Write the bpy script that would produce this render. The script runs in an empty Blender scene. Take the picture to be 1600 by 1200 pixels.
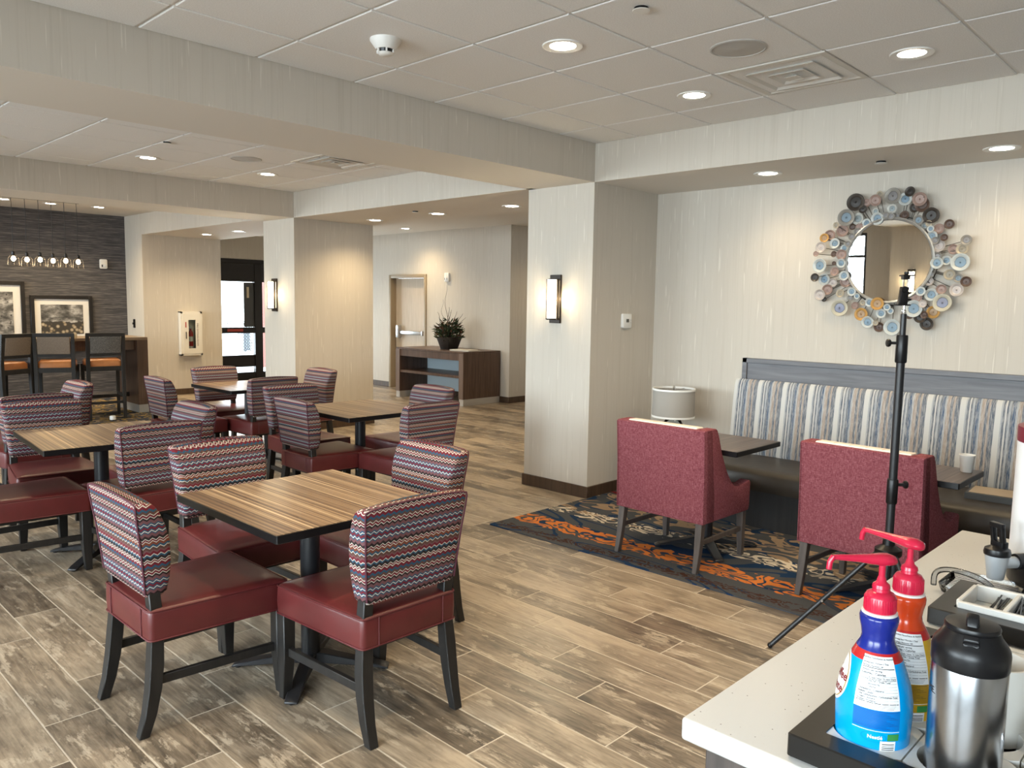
import bpy, bmesh, math, random
from mathutils import Vector, Matrix
random.seed(7)
SC = bpy.context.scene
COL = SC.collection
PI = math.pi

# ------------------------------------------------------------------ camera
YAW, PITCH, ROLL, FPX, CAMH = 0.769494, -0.100995, 0.0161295, 1231.0, 1.58
fwd = Vector((math.cos(YAW)*math.cos(PITCH), math.sin(YAW)*math.cos(PITCH), math.sin(PITCH)))
rt0 = Vector((math.sin(YAW), -math.cos(YAW), 0)); up0 = rt0.cross(fwd)
rt = rt0*math.cos(ROLL)+up0*math.sin(ROLL); up = -rt0*math.sin(ROLL)+up0*math.cos(ROLL)
cd = bpy.data.cameras.new('camera'); cam = bpy.data.objects.new('camera', cd); COL.objects.link(cam)
M = Matrix(((rt.x, up.x, -fwd.x, 0), (rt.y, up.y, -fwd.y, 0), (rt.z, up.z, -fwd.z, CAMH), (0, 0, 0, 1)))
cam.matrix_world = M
cd.sensor_fit = 'HORIZONTAL'; cd.sensor_width = 36.0; cd.lens = FPX/1600*36.0
cd.clip_start = .05; cd.clip_end = 200
SC.camera = cam

# ------------------------------------------------------------------ world, daylight, exposure
W = bpy.data.worlds.new('world'); SC.world = W; W.use_nodes = True
bg = W.node_tree.nodes['Background']; bg.inputs[0].default_value = (.86, .93, 1, 1); bg.inputs[1].default_value = 6.0
vs = SC.view_settings
vs.view_transform = 'Standard'; vs.look = 'None'; vs.gamma = 1; vs.use_curve_mapping = False; vs.exposure = 0.40
SC.cycles.use_denoising = True
SC.cycles.max_bounces = 8; SC.cycles.diffuse_bounces = 5; SC.cycles.glossy_bounces = 4
SC.cycles.caustics_reflective = False; SC.cycles.caustics_refractive = False
SC.cycles.sample_clamp_indirect = 6

DAY = (.90, .94, 1.0)
def area(name, loc, rot, sx, sy, power, color):
    l = bpy.data.lights.new(name, 'AREA'); l.shape = 'RECTANGLE'; l.size = sx; l.size_y = sy
    l.energy = power; l.color = color
    o = bpy.data.objects.new(name, l); COL.objects.link(o); o.location = loc; o.rotation_euler = rot
    return o
# daylight entering by the glazed left side of the room and by the entrance doors
WIN = [(-2.2, 0.6), (1.1, 3.9), (5.25, 8.0), (9.4, 12.9)]
for (y0, y1) in WIN:
    area('window_daylight', (-3.35, (y0+y1)/2, 2.0), (0, -PI/2+.46, 0), 2.2, y1-y0, 92*(y1-y0), DAY)
area('entrance_daylight', (7.7, 14.75, 1.25), (PI/2, 0, PI), 2.4, 2.1, 120, DAY)
WARM = (1.0, .76, .44)
DOWN_W = 40.0

# ------------------------------------------------------------------ mesh helpers
class MB:
    def __init__(s): s.v = []; s.f = []; s.m = []
    def add(s, vs, fs, m=0):
        n = len(s.v); s.v += [tuple(p) for p in vs]
        for f in fs: s.f.append([i+n for i in f]); s.m.append(m)
        return s
    def box(s, x0, y0, z0, x1, y1, z1, m=0):
        v = [(x0,y0,z0),(x1,y0,z0),(x1,y1,z0),(x0,y1,z0),(x0,y0,z1),(x1,y0,z1),(x1,y1,z1),(x0,y1,z1)]
        return s.add(v, [(0,3,2,1),(4,5,6,7),(0,1,5,4),(1,2,6,5),(2,3,7,6),(3,0,4,7)], m)
    def hexa(s, b, t, m=0):      # bottom and top quads, counter-clockwise seen from above
        return s.add(list(b)+list(t), [(0,3,2,1),(4,5,6,7),(0,1,5,4),(1,2,6,5),(2,3,7,6),(3,0,4,7)], m)
    def bar(s, p, q, w, h, m=0, w2=None, h2=None):   # square bar between two points
        p = Vector(p); q = Vector(q); d = (q-p).normalized()
        a = d.cross(Vector((0,0,1)));
        if a.length < .01: a = Vector((1,0,0))
        a.normalize(); b = a.cross(d)
        w2 = w if w2 is None else w2; h2 = h if h2 is None else h2
        A = [p-a*w/2-b*h/2, p+a*w/2-b*h/2, p+a*w/2+b*h/2, p-a*w/2+b*h/2]
        B = [q-a*w2/2-b*h2/2, q+a*w2/2-b*h2/2, q+a*w2/2+b*h2/2, q-a*w2/2+b*h2/2]
        return s.add(A+B, [(0,1,2,3),(7,6,5,4),(0,4,5,1),(1,5,6,2),(2,6,7,3),(3,7,4,0)], m)
    def loft(s, loops, m=0, cap=True, closed=True):
        n = len(loops[0]); base = len(s.v)
        for L in loops: s.v += [tuple(p) for p in L]
        for i in range(len(loops)-1):
            for j in range(n if closed else n-1):
                k = (j+1) % n
                s.f.append([base+i*n+j, base+i*n+k, base+(i+1)*n+k, base+(i+1)*n+j]); s.m.append(m)
        if cap and closed:
            s.f.append([base+j for j in range(n)][::-1]); s.m.append(m)
            e = base+(len(loops)-1)*n
            s.f.append([e+j for j in range(n)]); s.m.append(m)
        return s
    def tube(s, pts, r, n=8, m=0, closed=False):
        P = [Vector(p) for p in pts]; N = len(P); loops = []; prev = None
        for i in range(N):
            if closed: t = P[(i+1) % N]-P[i-1]
            else: t = P[min(i+1,N-1)]-P[max(i-1,0)]
            t.normalize()
            if prev is None:
                a = t.cross(Vector((0,0,1)))
                if a.length < .05: a = t.cross(Vector((1,0,0)))
            else: a = prev - t*prev.dot(t)
            a.normalize(); prev = a; b = t.cross(a)
            rr = r[i] if isinstance(r, (list, tuple)) else r
            loops.append([P[i]+a*math.cos(2*PI*k/n)*rr+b*math.sin(2*PI*k/n)*rr for k in range(n)])
        if closed: loops.append(loops[0]); return s.loft(loops, m, cap=False)
        return s.loft(loops, m)
    def lathe(s, prof, n=24, c=(0,0,0), m=0, cap=True, sx=1, sy=1):
        return s.loft([[(c[0]+r*sx*math.cos(2*PI*k/n), c[1]+r*sy*math.sin(2*PI*k/n), c[2]+z) for k in range(n)] for r, z in prof], m, cap)
    def prism(s, poly, fn, t0, t1, m=0):   # fn(a, b, t) -> point
        A = [fn(a,b,t0) for a,b in poly]; B = [fn(a,b,t1) for a,b in poly]; n = len(poly)
        return s.add(A+B, [list(range(n))[::-1], list(range(n,2*n))]+[[i,(i+1)%n,n+(i+1)%n,n+i] for i in range(n)], m)
    def sphere(s, c, r, nu=12, nv=8, m=0, sz=1):
        pr = [(r*math.sin(PI*(i+.02)/(nv+.04)), -r*sz*math.cos(PI*(i+.02)/(nv+.04))) for i in range(nv+1)]
        return s.lathe(pr, nu, c, m)
    def xf(s, mat, start=0):
        for i in range(start, len(s.v)): s.v[i] = tuple(mat @ Vector(s.v[i]))
        return s
    def build(s, name, mats, parent=None, smooth=0, bevel=0, seg=2):
        me = bpy.data.meshes.new(name); me.from_pydata(s.v, [], s.f)
        if not isinstance(mats, (list, tuple)): mats = [mats]
        for x in mats: me.materials.append(x)
        me.polygons.foreach_set('material_index', s.m)
        bm = bmesh.new(); bm.from_mesh(me)
        bmesh.ops.recalc_face_normals(bm, faces=bm.faces)
        if bevel:
            ed = [e for e in bm.edges if len(e.link_faces) == 2 and e.calc_face_angle(0) > .5]
            bmesh.ops.bevel(bm, geom=ed, offset=bevel, segments=seg, affect='EDGES', clamp_overlap=True, profile=.5)
        bm.to_mesh(me); bm.free()
        if smooth or bevel:
            me.polygons.foreach_set('use_smooth', [True]*len(me.polygons))
            me.set_sharp_from_angle(angle=math.radians(smooth or 40))
        me.update()
        o = bpy.data.objects.new(name, me); COL.objects.link(o)
        if parent: o.parent = parent
        return o
def clean(name): return name
def tag(o, label=None, cat=None, group=None, kind=None):
    if label: o['label'] = label
    if cat: o['category'] = cat
    if group: o['group'] = group
    if kind: o['kind'] = kind
    return o
def thing(name, label, cat, loc=(0,0,0), rz=0, group=None):
    o = bpy.data.objects.new(name, None); COL.objects.link(o); o.empty_display_size = .1
    o.location = loc; o.rotation_euler = (0,0,rz)
    return tag(o, label, cat, group)
def dup(src, loc, rz=0, label=None, group=None):
    r = src.copy(); COL.objects.link(r); r.location = loc; r.rotation_euler = (0,0,rz)
    if label: r['label'] = label
    if group: r['group'] = group
    def rec(a, b):
        for ch in list(a.children):
            c = ch.copy(); COL.objects.link(c); c.parent = b
            if ch.type == 'LIGHT': c.data = ch.data
            rec(ch, c)
    rec(src, r)
    return r
def rrect(x0, y0, x1, y1, r, n=4, z=0):
    out = []
    for cx, cy, a in ((x1-r,y1-r,0),(x0+r,y1-r,PI/2),(x0+r,y0+r,PI),(x1-r,y0+r,3*PI/2)):
        for i in range(n+1):
            t = a+PI/2*i/n; out.append((cx+r*math.cos(t), cy+r*math.sin(t), z))
    return out
def rpoly(cs, r, n=4):          # rounded polygon, corners counter-clockwise, one radius
    out = []; N = len(cs)
    for i in range(N):
        p = Vector(cs[i]); a = (Vector(cs[i-1])-p).normalized(); b = (Vector(cs[(i+1)%N])-p).normalized()
        h = math.acos(max(-1, min(1, a.dot(b))))/2; d = r/math.tan(h)
        c = p+(a+b).normalized()*(r/math.sin(h)); s0 = p+a*d-c; s1 = p+b*d-c
        t0 = math.atan2(s0.y, s0.x); t1 = math.atan2(s1.y, s1.x)
        while t1 < t0: t1 += 2*PI
        if t1-t0 > PI: t1 -= 2*PI
        for k in range(n+1):
            t = t0+(t1-t0)*k/n; out.append((c.x+r*math.cos(t), c.y+r*math.sin(t)))
    return out
def at(poly, z): return [(p[0], p[1], z) for p in poly]
FONT_CACHE = {}
def text2d(txt, size=1.0, align='CENTER', bold=0):      # flat triangulated lettering in the x/y plane
    c = bpy.data.curves.new('t', 'FONT'); c.body = txt; c.size = size; c.align_x = align; c.align_y = 'CENTER'; c.resolution_u = 2; c.offset = bold*size
    o = bpy.data.objects.new('t', c); COL.objects.link(o)
    dg = bpy.context.evaluated_depsgraph_get(); me = o.evaluated_get(dg).to_mesh()
    V = [v.co.copy() for v in me.vertices]; F = [list(p.vertices) for p in me.polygons]
    o.evaluated_get(dg).to_mesh_clear(); bpy.data.objects.remove(o); bpy.data.curves.remove(c)
    return V, F

# ------------------------------------------------------------------ material helpers
def pmat(name, color, rough=.5, metal=0, spec=.5, **kw):
    m = bpy.data.materials.new(name); m.use_nodes = True; b = m.node_tree.nodes['Principled BSDF']
    b.inputs['Base Color'].default_value = (*color, 1); b.inputs['Roughness'].default_value = rough
    b.inputs['Metallic'].default_value = metal; b.inputs['Specular IOR Level'].default_value = spec
    for k, v in kw.items(): b.inputs[k.replace('_', ' ')].default_value = v
    return m
class NT:
    def __init__(s, m): s.t = m.node_tree; s.b = s.t.nodes['Principled BSDF']
    def n(s, typ, **kw):
        x = s.t.nodes.new('ShaderNode'+typ)
        for k, v in kw.items():
            if isinstance(v, bpy.types.NodeSocket): s.t.links.new(v, x.inputs[k.replace('_', ' ')])
            elif k in ('operation','blend_type','data_type','noise_dimensions','interpolation_type','feature','wave_type','bands_direction','distance','clamp','gradient_type','mode'):
                setattr(x, k, v)
            else: x.inputs[k.replace('_', ' ')].default_value = v
        return x
    def link(s, a, b): s.t.links.new(a, b)
    def math(s, op, a, b=None, c=None):
        x = s.t.nodes.new('ShaderNodeMath'); x.operation = op
        for i, v in enumerate((a, b, c)):
            if v is None: continue
            if isinstance(v, bpy.types.NodeSocket): s.t.links.new(v, x.inputs[i])
            else: x.inputs[i].default_value = v
        return x.outputs[0]
    def obj(s): return s.n('TexCoord').outputs['Object']
    def xyz(s, v): return s.n('SeparateXYZ', Vector=v).outputs
    def comb(s, x, y, z):
        c = s.t.nodes.new('ShaderNodeCombineXYZ')
        for i, v in enumerate((x, y, z)):
            if isinstance(v, bpy.types.NodeSocket): s.t.links.new(v, c.inputs[i])
            else: c.inputs[i].default_value = v
        return c.outputs[0]
    def scale(s, v, sx, sy, sz):
        x = s.t.nodes.new('ShaderNodeVectorMath'); x.operation = 'MULTIPLY'; s.t.links.new(v, x.inputs[0]); x.inputs[1].default_value = (sx, sy, sz)
        return x.outputs[0]
    def vadd(s, a, b):
        x = s.t.nodes.new('ShaderNodeVectorMath'); x.operation = 'ADD'; s.t.links.new(a, x.inputs[0])
        if isinstance(b, bpy.types.NodeSocket): s.t.links.new(b, x.inputs[1])
        else: x.inputs[1].default_value = b
        return x.outputs[0]
    def noise(s, v, scale=1, detail=2, rough=.5, dist=0):
        return s.n('TexNoise', Vector=v, Scale=scale, Detail=detail, Roughness=rough, Distortion=dist).outputs['Fac']
    def ramp(s, fac, stops, interp='LINEAR'):
        x = s.t.nodes.new('ShaderNodeValToRGB'); s.t.links.new(fac, x.inputs[0]); r = x.color_ramp; r.interpolation = interp
        while len(r.elements) < len(stops): r.elements.new(.5)
        for e, (p, c) in zip(r.elements, stops):
            e.position = p; e.color = (*c, 1) if len(c) == 3 else c
        return x.outputs[0]
    def mix(s, fac, a, b, mode='MIX'):
        x = s.t.nodes.new('ShaderNodeMix'); x.data_type = 'RGBA'; x.blend_type = mode
        for i, v in ((0, fac), (6, a), (7, b)):
            if isinstance(v, bpy.types.NodeSocket): s.t.links.new(v, x.inputs[i])
            elif i == 0: x.inputs[0].default_value = v
            else: x.inputs[i].default_value = (*v, 1)
        return x.outputs[2]
    def step(s, v, lo, hi):
        x = s.t.nodes.new('ShaderNodeMapRange'); s.t.links.new(v, x.inputs[0]); x.inputs[1].default_value = lo; x.inputs[2].default_value = hi
        return x.outputs[0]
    def color(s, c): s.t.links.new(c, s.b.inputs['Base Color'])
    def rough(s, c): s.t.links.new(c, s.b.inputs['Roughness'])
    def bump(s, h, strength=.3, dist=.002):
        x = s.n('Bump', Height=h, Strength=strength, Distance=dist); s.t.links.new(x.outputs[0], s.b.inputs['Normal'])
def emit(name, color, strength):
    m = pmat(name, (.8,.8,.8), .5); b = m.node_tree.nodes['Principled BSDF']
    b.inputs['Emission Color'].default_value = (*color, 1); b.inputs['Emission Strength'].default_value = strength
    return m

# ---- walls
def wallpaper(name, c0, c1, c2):
    m = pmat(name, c1, .75, spec=.3); t = NT(m); o = t.obj()
    fine = t.noise(t.scale(o, 110, 110, 1.6), 1, 3, .6)
    mid = t.noise(t.scale(o, 26, 26, .9), 1, 2)
    base = t.ramp(t.math('ADD', t.math('MULTIPLY', fine, .55), t.math('MULTIPLY', mid, .45)), [(.3, c0), (.5, c1), (.72, c1)])
    st = t.step(t.noise(t.scale(o, 70, 70, 3.4), 1, 1), .685, .73)
    t.color(t.mix(t.math('MULTIPLY', st, .42), base, c2))
    return m
M_WALL = wallpaper('beige_streaked_wallpaper', (.505,.46,.395), (.56,.515,.45), (.80,.755,.68))
M_PAINT = pmat('warm_white_paint', (.72,.68,.62), .8, spec=.2)
def grasscloth():
    m = pmat('charcoal_grasscloth', (.08,.08,.09), .8, spec=.2); t = NT(m); o = t.obj()
    a = t.noise(t.scale(o, 2.2, 2.2, 70), 1, 3, .65); b = t.noise(t.scale(o, 9, 9, 190), 1, 2)
    t.color(t.ramp(t.math('ADD', t.math('MULTIPLY', a, .7), t.math('MULTIPLY', b, .3)), [(.3, (.03,.03,.036)), (.5, (.085,.082,.088)), (.72, (.26,.24,.23))]))
    return m
M_GRASS = grasscloth()
def ceil_tile():
    m = pmat('mineral_ceiling_tile', (.62,.60,.57), .9, spec=.1); t = NT(m); o = t.obj()
    n = t.noise(o, 170, 3, .7)
    t.color(t.ramp(n, [(.35, (.74,.735,.725)), (.6, (.84,.835,.825))])); t.bump(n, .35, .002)
    return m
M_TILE = ceil_tile()
M_GRID = pmat('white_ceiling_grid', (.74,.72,.69), .5)
def plank(name='worn_wood_look_tile'):
    m = pmat(name, (.3,.24,.17), .4, spec=.5); t = NT(m); o = t.obj()
    rnd = t.math('ADD', t.n('ObjectInfo').outputs['Random'], t.n('NewGeometry').outputs['Random Per Island'])
    off = t.comb(t.math('MULTIPLY', rnd, 37.0), t.math('MULTIPLY', rnd, 91.0), t.math('MULTIPLY', rnd, 13.0))
    v = t.vadd(o, off)
    big = t.noise(t.scale(v, 8, 2.0, 1), 1, 5, .66, .6)
    grain = t.noise(t.scale(v, 75, 5, 1), 1, 4, .65, .4)
    worn = t.noise(t.scale(v, 15, 4.5, 1), 1, 7, .72, .3)
    k = t.math('ADD', t.math('MULTIPLY', big, .6), t.math('MULTIPLY', grain, .4))
    k = t.math('ADD', k, t.math('MULTIPLY', t.math('SUBTRACT', t.math('FRACT', t.math('MULTIPLY', rnd, 7.31)), .5), .20))
    base = t.ramp(k, [(.32, (.062,.049,.037)), (.43, (.145,.114,.083)), (.53, (.25,.20,.147)), (.66, (.40,.325,.242))])
    wm = t.step(worn, .545, .60)
    light = t.ramp(grain, [(.3, (.34,.28,.21)), (.7, (.54,.46,.36))])
    c = t.mix(t.math('MULTIPLY', wm, .72), base, light)
    dk = t.step(t.noise(t.scale(v, 14, 5, 1), 1, 5, .7), .62, .68)
    c = t.mix(t.math('MULTIPLY', dk, .5), c, (.055,.043,.034))
    t.color(c); t.rough(t.ramp(worn, [(.4, (.3,.3,.3)), (.65, (.46,.46,.46))])); t.bump(grain, .18, .001)
    return m
M_PLANK = plank()
M_GROUT = pmat('pale_grout', (.52,.46,.38), .8)
def wood(name, a, b, rough=.45, ax=2, s=(30,30,2)):
    m = pmat(name, a, rough); t = NT(m); o = t.obj()
    n = t.noise(t.scale(o, *s), 1, 4, .6, .5)
    t.color(t.ramp(n, [(.3, a), (.7, b)])); t.bump(n, .08, .001)
    return m
M_BASEB = wood('dark_brown_baseboard', (.045,.026,.015), (.085,.05,.03), .45)
M_BLACKW = wood('black_stained_wood', (.008,.0075,.0075), (.019,.017,.016), .45)
M_GREYW = wood('grey_brown_stained_wood', (.05,.04,.036), (.10,.08,.07), .45)
M_WALNUT = wood('dark_walnut_veneer', (.062,.034,.022), (.125,.073,.05), .38)
M_SLATE = wood('slate_grey_stained_wood', (.085,.085,.095), (.15,.15,.165), .4, s=(30,2,30))
M_BLACK = pmat('black_powder_coated_metal', (.012,.012,.014), .38, spec=.5)
M_BLKPL = pmat('black_plastic', (.006,.006,.007), .33, spec=.35)
M_WHITE = pmat('white_plastic', (.78,.77,.74), .4)
M_STEEL = pmat('brushed_steel', (.62,.62,.63), .28, 1)
M_CHROME = pmat('polished_chrome', (.8,.8,.8), .12, 1)
M_BRONZE = pmat('dark_bronze_metal', (.035,.026,.02), .45, .4)
M_VINYL = None
def vinyl(name, c, rough=.36):
    m = pmat(name, c, rough, spec=.5); t = NT(m); o = t.obj()
    n = t.noise(o, 9, 3); g = t.noise(o, 420, 2)
    t.color(t.ramp(n, [(.3, tuple(x*.86 for x in c)), (.7, tuple(min(1, x*1.12) for x in c))])); t.bump(g, .12, .0006)
    return m
M_RED = vinyl('burgundy_vinyl', (.102,.017,.017))
M_REDP = pmat('burgundy_piping', (.10,.013,.015), .45)
M_ORANGE = vinyl('orange_tan_vinyl', (.50,.19,.06))
M_BROWNV = vinyl('dark_brown_vinyl', (.030,.024,.018), .42)
def zigzag():
    m = pmat('woven_zigzag_stripe_fabric', (.3,.1,.1), .9, spec=.15); t = NT(m); x, y, z = t.xyz(t.obj())
    u = t.math('ADD', x, y)
    tri = t.math('PINGPONG', t.math('MULTIPLY', u, 1/.0125), 1.0)
    nz_ = t.xyz(t.n('TexCoord').outputs['Normal'])[2]
    zt = t.math('ADD', z, t.math('MULTIPLY', y, t.math('GREATER_THAN', nz_, .86)))
    v = t.math('ADD', zt, t.math('MULTIPLY', tri, .0085))
    wv = t.math('FRACT', t.math('DIVIDE', v, .212))
    BU, CR, DK, TE, BR, PK, RU = (.16,.022,.032), (.58,.54,.47), (.034,.024,.024), (.033,.088,.145), (.115,.060,.048), (.175,.078,.085), (.20,.062,.036)
    seg = [(10,BU),(3.2,CR),(5,BU),(3.2,CR),(9,DK),(6,TE),(3.2,CR),(9,BU),(6,PK),(9,BR),(3.2,CR),(7,TE),(9,RU),(3.2,CR),(5,BU),(3.2,CR),(9,DK),
           (11,PK),(5,TE),(3.2,CR),(5,TE),(8,BU),(5,TE),(3.2,CR),(5,TE),(11,PK),(7,DK),(3.2,CR),(7,BU),(3.2,CR),(9,BR),(8,TE)]
    tot = sum(s for s, _ in seg); acc = 0; st = []
    for s, c in seg: st.append((acc/tot, c)); acc += s
    col = t.ramp(wv, st, 'CONSTANT')
    nz = t.noise(t.obj(), 260, 2)
    t.color(t.mix(.35, col, t.ramp(nz, [(.3, (.25,.25,.25)), (.7, (1,1,1))]), 'MULTIPLY')); t.bump(nz, .3, .001)
    return m
M_ZIG = zigzag()
M_ZPIPE = pmat('burgundy_woven_piping', (.085,.02,.035), .8)
def laminate(name, stops, ax='x', sc=(70, 1.6)):
    m = pmat(name, (.3,.2,.1), .33, spec=.45); t = NT(m); o = t.obj()
    sx, sy = sc
    v = t.scale(o, sx, sy, 1) if ax == 'x' else t.scale(o, sy, sx, 1)
    a = t.noise(v, 1, 3, .6); b = t.noise(t.vadd(t.scale(o, *( (sx*.22, sy*.6, 1) if ax == 'x' else (sy*.6, sx*.22, 1))), (5,3,1)), 1, 2)
    t.color(t.ramp(t.math('ADD', t.math('MULTIPLY', a, .7), t.math('MULTIPLY', b, .3)), stops))
    return m
ZST = [(.32, (.045,.027,.017)), (.42, (.13,.075,.042)), (.5, (.23,.14,.075)), (.56, (.36,.24,.135)), (.62, (.60,.45,.28))]
M_LAM = laminate('striped_zebrano_laminate', ZST, 'x', (95, .35))
M_LAMG = laminate('grey_brown_striped_laminate', [(.32, (.022,.016,.014)), (.45, (.055,.038,.031)), (.55, (.095,.066,.053)), (.66, (.17,.125,.10))], 'y')
def heather(name, a, b, c):
    m = pmat(name, a, .92, spec=.12); t = NT(m); o = t.obj()
    h = t.noise(t.scale(o, 60, 60, 320), 1, 3, .7); v = t.noise(t.scale(o, 320, 320, 50), 1, 3, .7)
    k = t.math('ADD', t.math('MULTIPLY', h, .5), t.math('MULTIPLY', v, .5))
    t.color(t.ramp(k, [(.36, a), (.5, b), (.64, c)])); t.bump(k, .35, .001)
    return m
M_HEATH = heather('raspberry_tweed', (.12,.026,.036), (.20,.056,.070), (.32,.13,.145))
M_GREYT = heather('grey_tweed', (.05,.048,.047), (.12,.112,.105), (.24,.22,.2))
M_TAUPE = heather('taupe_tweed', (.2,.16,.13), (.26,.21,.17), (.31,.26,.21))
def cream_pat():
    m = pmat('cream_trellis_fabric', (.62,.5,.42), .9); t = NT(m); x, y, z = t.xyz(t.obj())
    s1 = t.math('SINE', t.math('MULTIPLY', x, 75)); l = t.math('ABSOLUTE', t.math('SUBTRACT', t.math('FRACT', t.math('MULTIPLY', t.math('ADD', z, t.math('MULTIPLY', s1, .02)), 14)), .5))
    t.color(t.mix(t.step(l, .10, .13), (.52,.36,.30), (.74,.69,.63)))
    return m
M_CREAM = cream_pat()
def bench_stripe():
    m = pmat('blue_grey_striped_fabric', (.4,.4,.4), .92, spec=.12); t = NT(m); x, y, z = t.xyz(t.obj())
    r = t.math('FRACT', t.math('DIVIDE', y, .205))
    CR, SL, TN, BL, LT = (.56,.555,.535), (.115,.135,.17), (.33,.27,.23), (.07,.11,.18), (.34,.36,.385)
    A = [(.0, CR), (.16, SL), (.30, TN), (.36, SL), (.44, TN), (.55, LT), (.60, BL), (.68, SL), (.74, LT), (.80, SL), (.85, CR), (.89, SL), (.95, LT)]
    base = t.ramp(r, A, 'CONSTANT')
    st = t.noise(t.scale(t.obj(), 4, 260, 14), 1, 3, .7)
    msk = t.step(st, .47, .56)
    inv = t.math('MULTIPLY', t.math('GREATER_THAN', r, .16), .45)
    t.color(t.mix(t.math('MULTIPLY', msk, inv), base, (.60,.58,.545))); t.bump(st, .2, .001)
    return m
M_BENCH = bench_stripe()
def quartz():
    m = pmat('white_speckled_quartz', (.54,.53,.51), .3); t = NT(m); o = t.obj()
    v1 = t.n('TexVoronoi', Vector=o, Scale=70.0).outputs['Distance']; n = t.noise(o, 22, 2)
    v2 = t.n('TexVoronoi', Vector=t.vadd(o, (3,1,2)), Scale=160.0).outputs['Distance']
    s1 = t.math('MULTIPLY', t.math('LESS_THAN', v1, .085), t.math('GREATER_THAN', n, .52))
    s2 = t.math('MULTIPLY', t.math('LESS_THAN', v2, .10), t.math('GREATER_THAN', t.noise(o, 35, 1), .5))
    c = t.mix(t.math('MULTIPLY', s2, .35), (.54,.53,.51), (.30,.285,.27))
    t.color(t.mix(s1, c, (.10,.08,.07)))
    return m
M_QUARTZ = quartz()
def rugmat():
    m = pmat('swirl_patterned_carpet', (.07,.075,.085), .95, spec=.08); t = NT(m); o = t.obj(); x, y, z = t.xyz(o)
    wob = t.math('MULTIPLY', t.math('SUBTRACT', t.noise(o, 9, 2), .5), .10)
    xx = t.math('ADD', x, wob)
    def band(c, h): return t.math('LESS_THAN', t.math('ABSOLUTE', t.math('SUBTRACT', xx, c)), h)
    def loops(seed, sc, w, sy=.6, d=1.6):
        n = t.noise(t.vadd(t.scale(o, 1, sy, 1), (seed, seed*1.7, 0)), sc, 1, .4, d)
        a = t.math('ABSOLUTE', t.math('SUBTRACT', t.math('FRACT', t.math('MULTIPLY', n, 4.0)), .5))
        return t.math('LESS_THAN', a, w)
    c = (.062,.066,.074)
    c = t.mix(loops(3, 2.2, .11, .5), c, (.012,.032,.075))
    c = t.mix(t.math('MULTIPLY', band(5.05, .22), loops(5, 4, .13)), c, (.28,.20,.135))
    c = t.mix(t.math('MULTIPLY', band(4.78, .20), loops(9, 3.6, .14)), c, (.27,.19,.125))
    c = t.mix(t.math('MULTIPLY', band(4.58, .085), loops(1, 9, .2)), c, (.56,.49,.39))
    c = t.mix(t.math('MULTIPLY', band(4.20, .10), loops(2, 7.5, .26)), c, (.52,.165,.038))
    c = t.mix(t.math('MULTIPLY', band(3.955, .045), loops(7, 15, .22)), c, (.05,.024,.018))
    c = t.mix(t.math('MULTIPLY', band(5.42, .12), loops(8, 6, .3)), c, (.15,.02,.022))
    t.color(c); t.bump(t.noise(o, 420, 1), .4, .003)
    return m
M_RUG = rugmat()
def barcarpet():
    m = pmat('ochre_swirl_carpet', (.06,.06,.06), .95, spec=.08); t = NT(m); o = t.obj()
    def loops(seed, sc, w):
        n = t.noise(t.vadd(o, (seed, seed*2.1, 0)), sc, 1, .4, 1.6)
        return t.math('LESS_THAN', t.math('ABSOLUTE', t.math('SUBTRACT', t.math('FRACT', t.math('MULTIPLY', n, 4.0)), .5)), w)
    c = t.mix(loops(4, 2.2, .16), (.06,.06,.062), (.022,.03,.05)); c = t.mix(loops(6, 3.0, .14), c, (.30,.20,.06)); c = t.mix(loops(2, 2.4, .10), c, (.25,.19,.13))
    t.color(c); t.bump(t.noise(o, 420, 1), .4, .003); return m
M_BARRUG = barcarpet()
def glass(name, col=(1,1,1), rough=0, alpha=None):
    m = pmat(name, col, rough, spec=.5); b = m.node_tree.nodes['Principled BSDF']
    b.inputs['Transmission Weight'].default_value = 1; b.inputs['IOR'].default_value = 1.45
    return m
def pane(name, tint=(.93,.97,.97)):
    # thin window glass: mostly clear, with a mirror share that grows at grazing angles
    m = bpy.data.materials.new(name); m.use_nodes = True; nt = m.node_tree; nt.nodes.clear()
    out = nt.nodes.new('ShaderNodeOutputMaterial'); mx = nt.nodes.new('ShaderNodeMixShader'); tr = nt.nodes.new('ShaderNodeBsdfTransparent')
    gl = nt.nodes.new('ShaderNodeBsdfGlossy'); fr = nt.nodes.new('ShaderNodeFresnel'); fr.inputs[0].default_value = 1.35
    tr.inputs[0].default_value = (*tint, 1); gl.inputs['Roughness'].default_value = .02
    nt.links.new(fr.outputs[0], mx.inputs[0]); nt.links.new(tr.outputs[0], mx.inputs[1]); nt.links.new(gl.outputs[0], mx.inputs[2]); nt.links.new(mx.outputs[0], out.inputs[0])
    return m
M_PANE = pane('clear_window_pane')
M_ACRY = pane('clear_acrylic', (.80,.82,.84))
M_DARKAL = pmat('dark_bronze_aluminium', (.014,.011,.010), .4, .3)
M_LENS = emit('downlight_lens', (1,.90,.74), 30.0)
M_SCONCE = emit('sconce_diffuser', (1,.84,.56), 45.0)
# ================================================================== the setting
CZ = 2.844; SZ = 2.55
def struct(name, mb, mats, parent=None, **kw):
    o = mb.build(name, mats, parent, **kw); o['kind'] = 'structure'; return o
def wallbox(name, x0, y0, z0, x1, y1, z1):      # wallpaper on the sides, paint on soffit and top
    mb = MB().box(x0, y0, z0, x1, y1, z1); mb.m = [1, 1, 0, 0, 0, 0]
    return struct(name, mb, [M_WALL, M_PAINT])
def project(X, Y, Z):
    d = Vector((X, Y, Z))-Vector((0, 0, CAMH)); w = d.dot(fwd)
    if w <= .1: return None
    return 800+FPX*d.dot(rt)/w, 600-FPX*d.dot(up)/w, w

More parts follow.
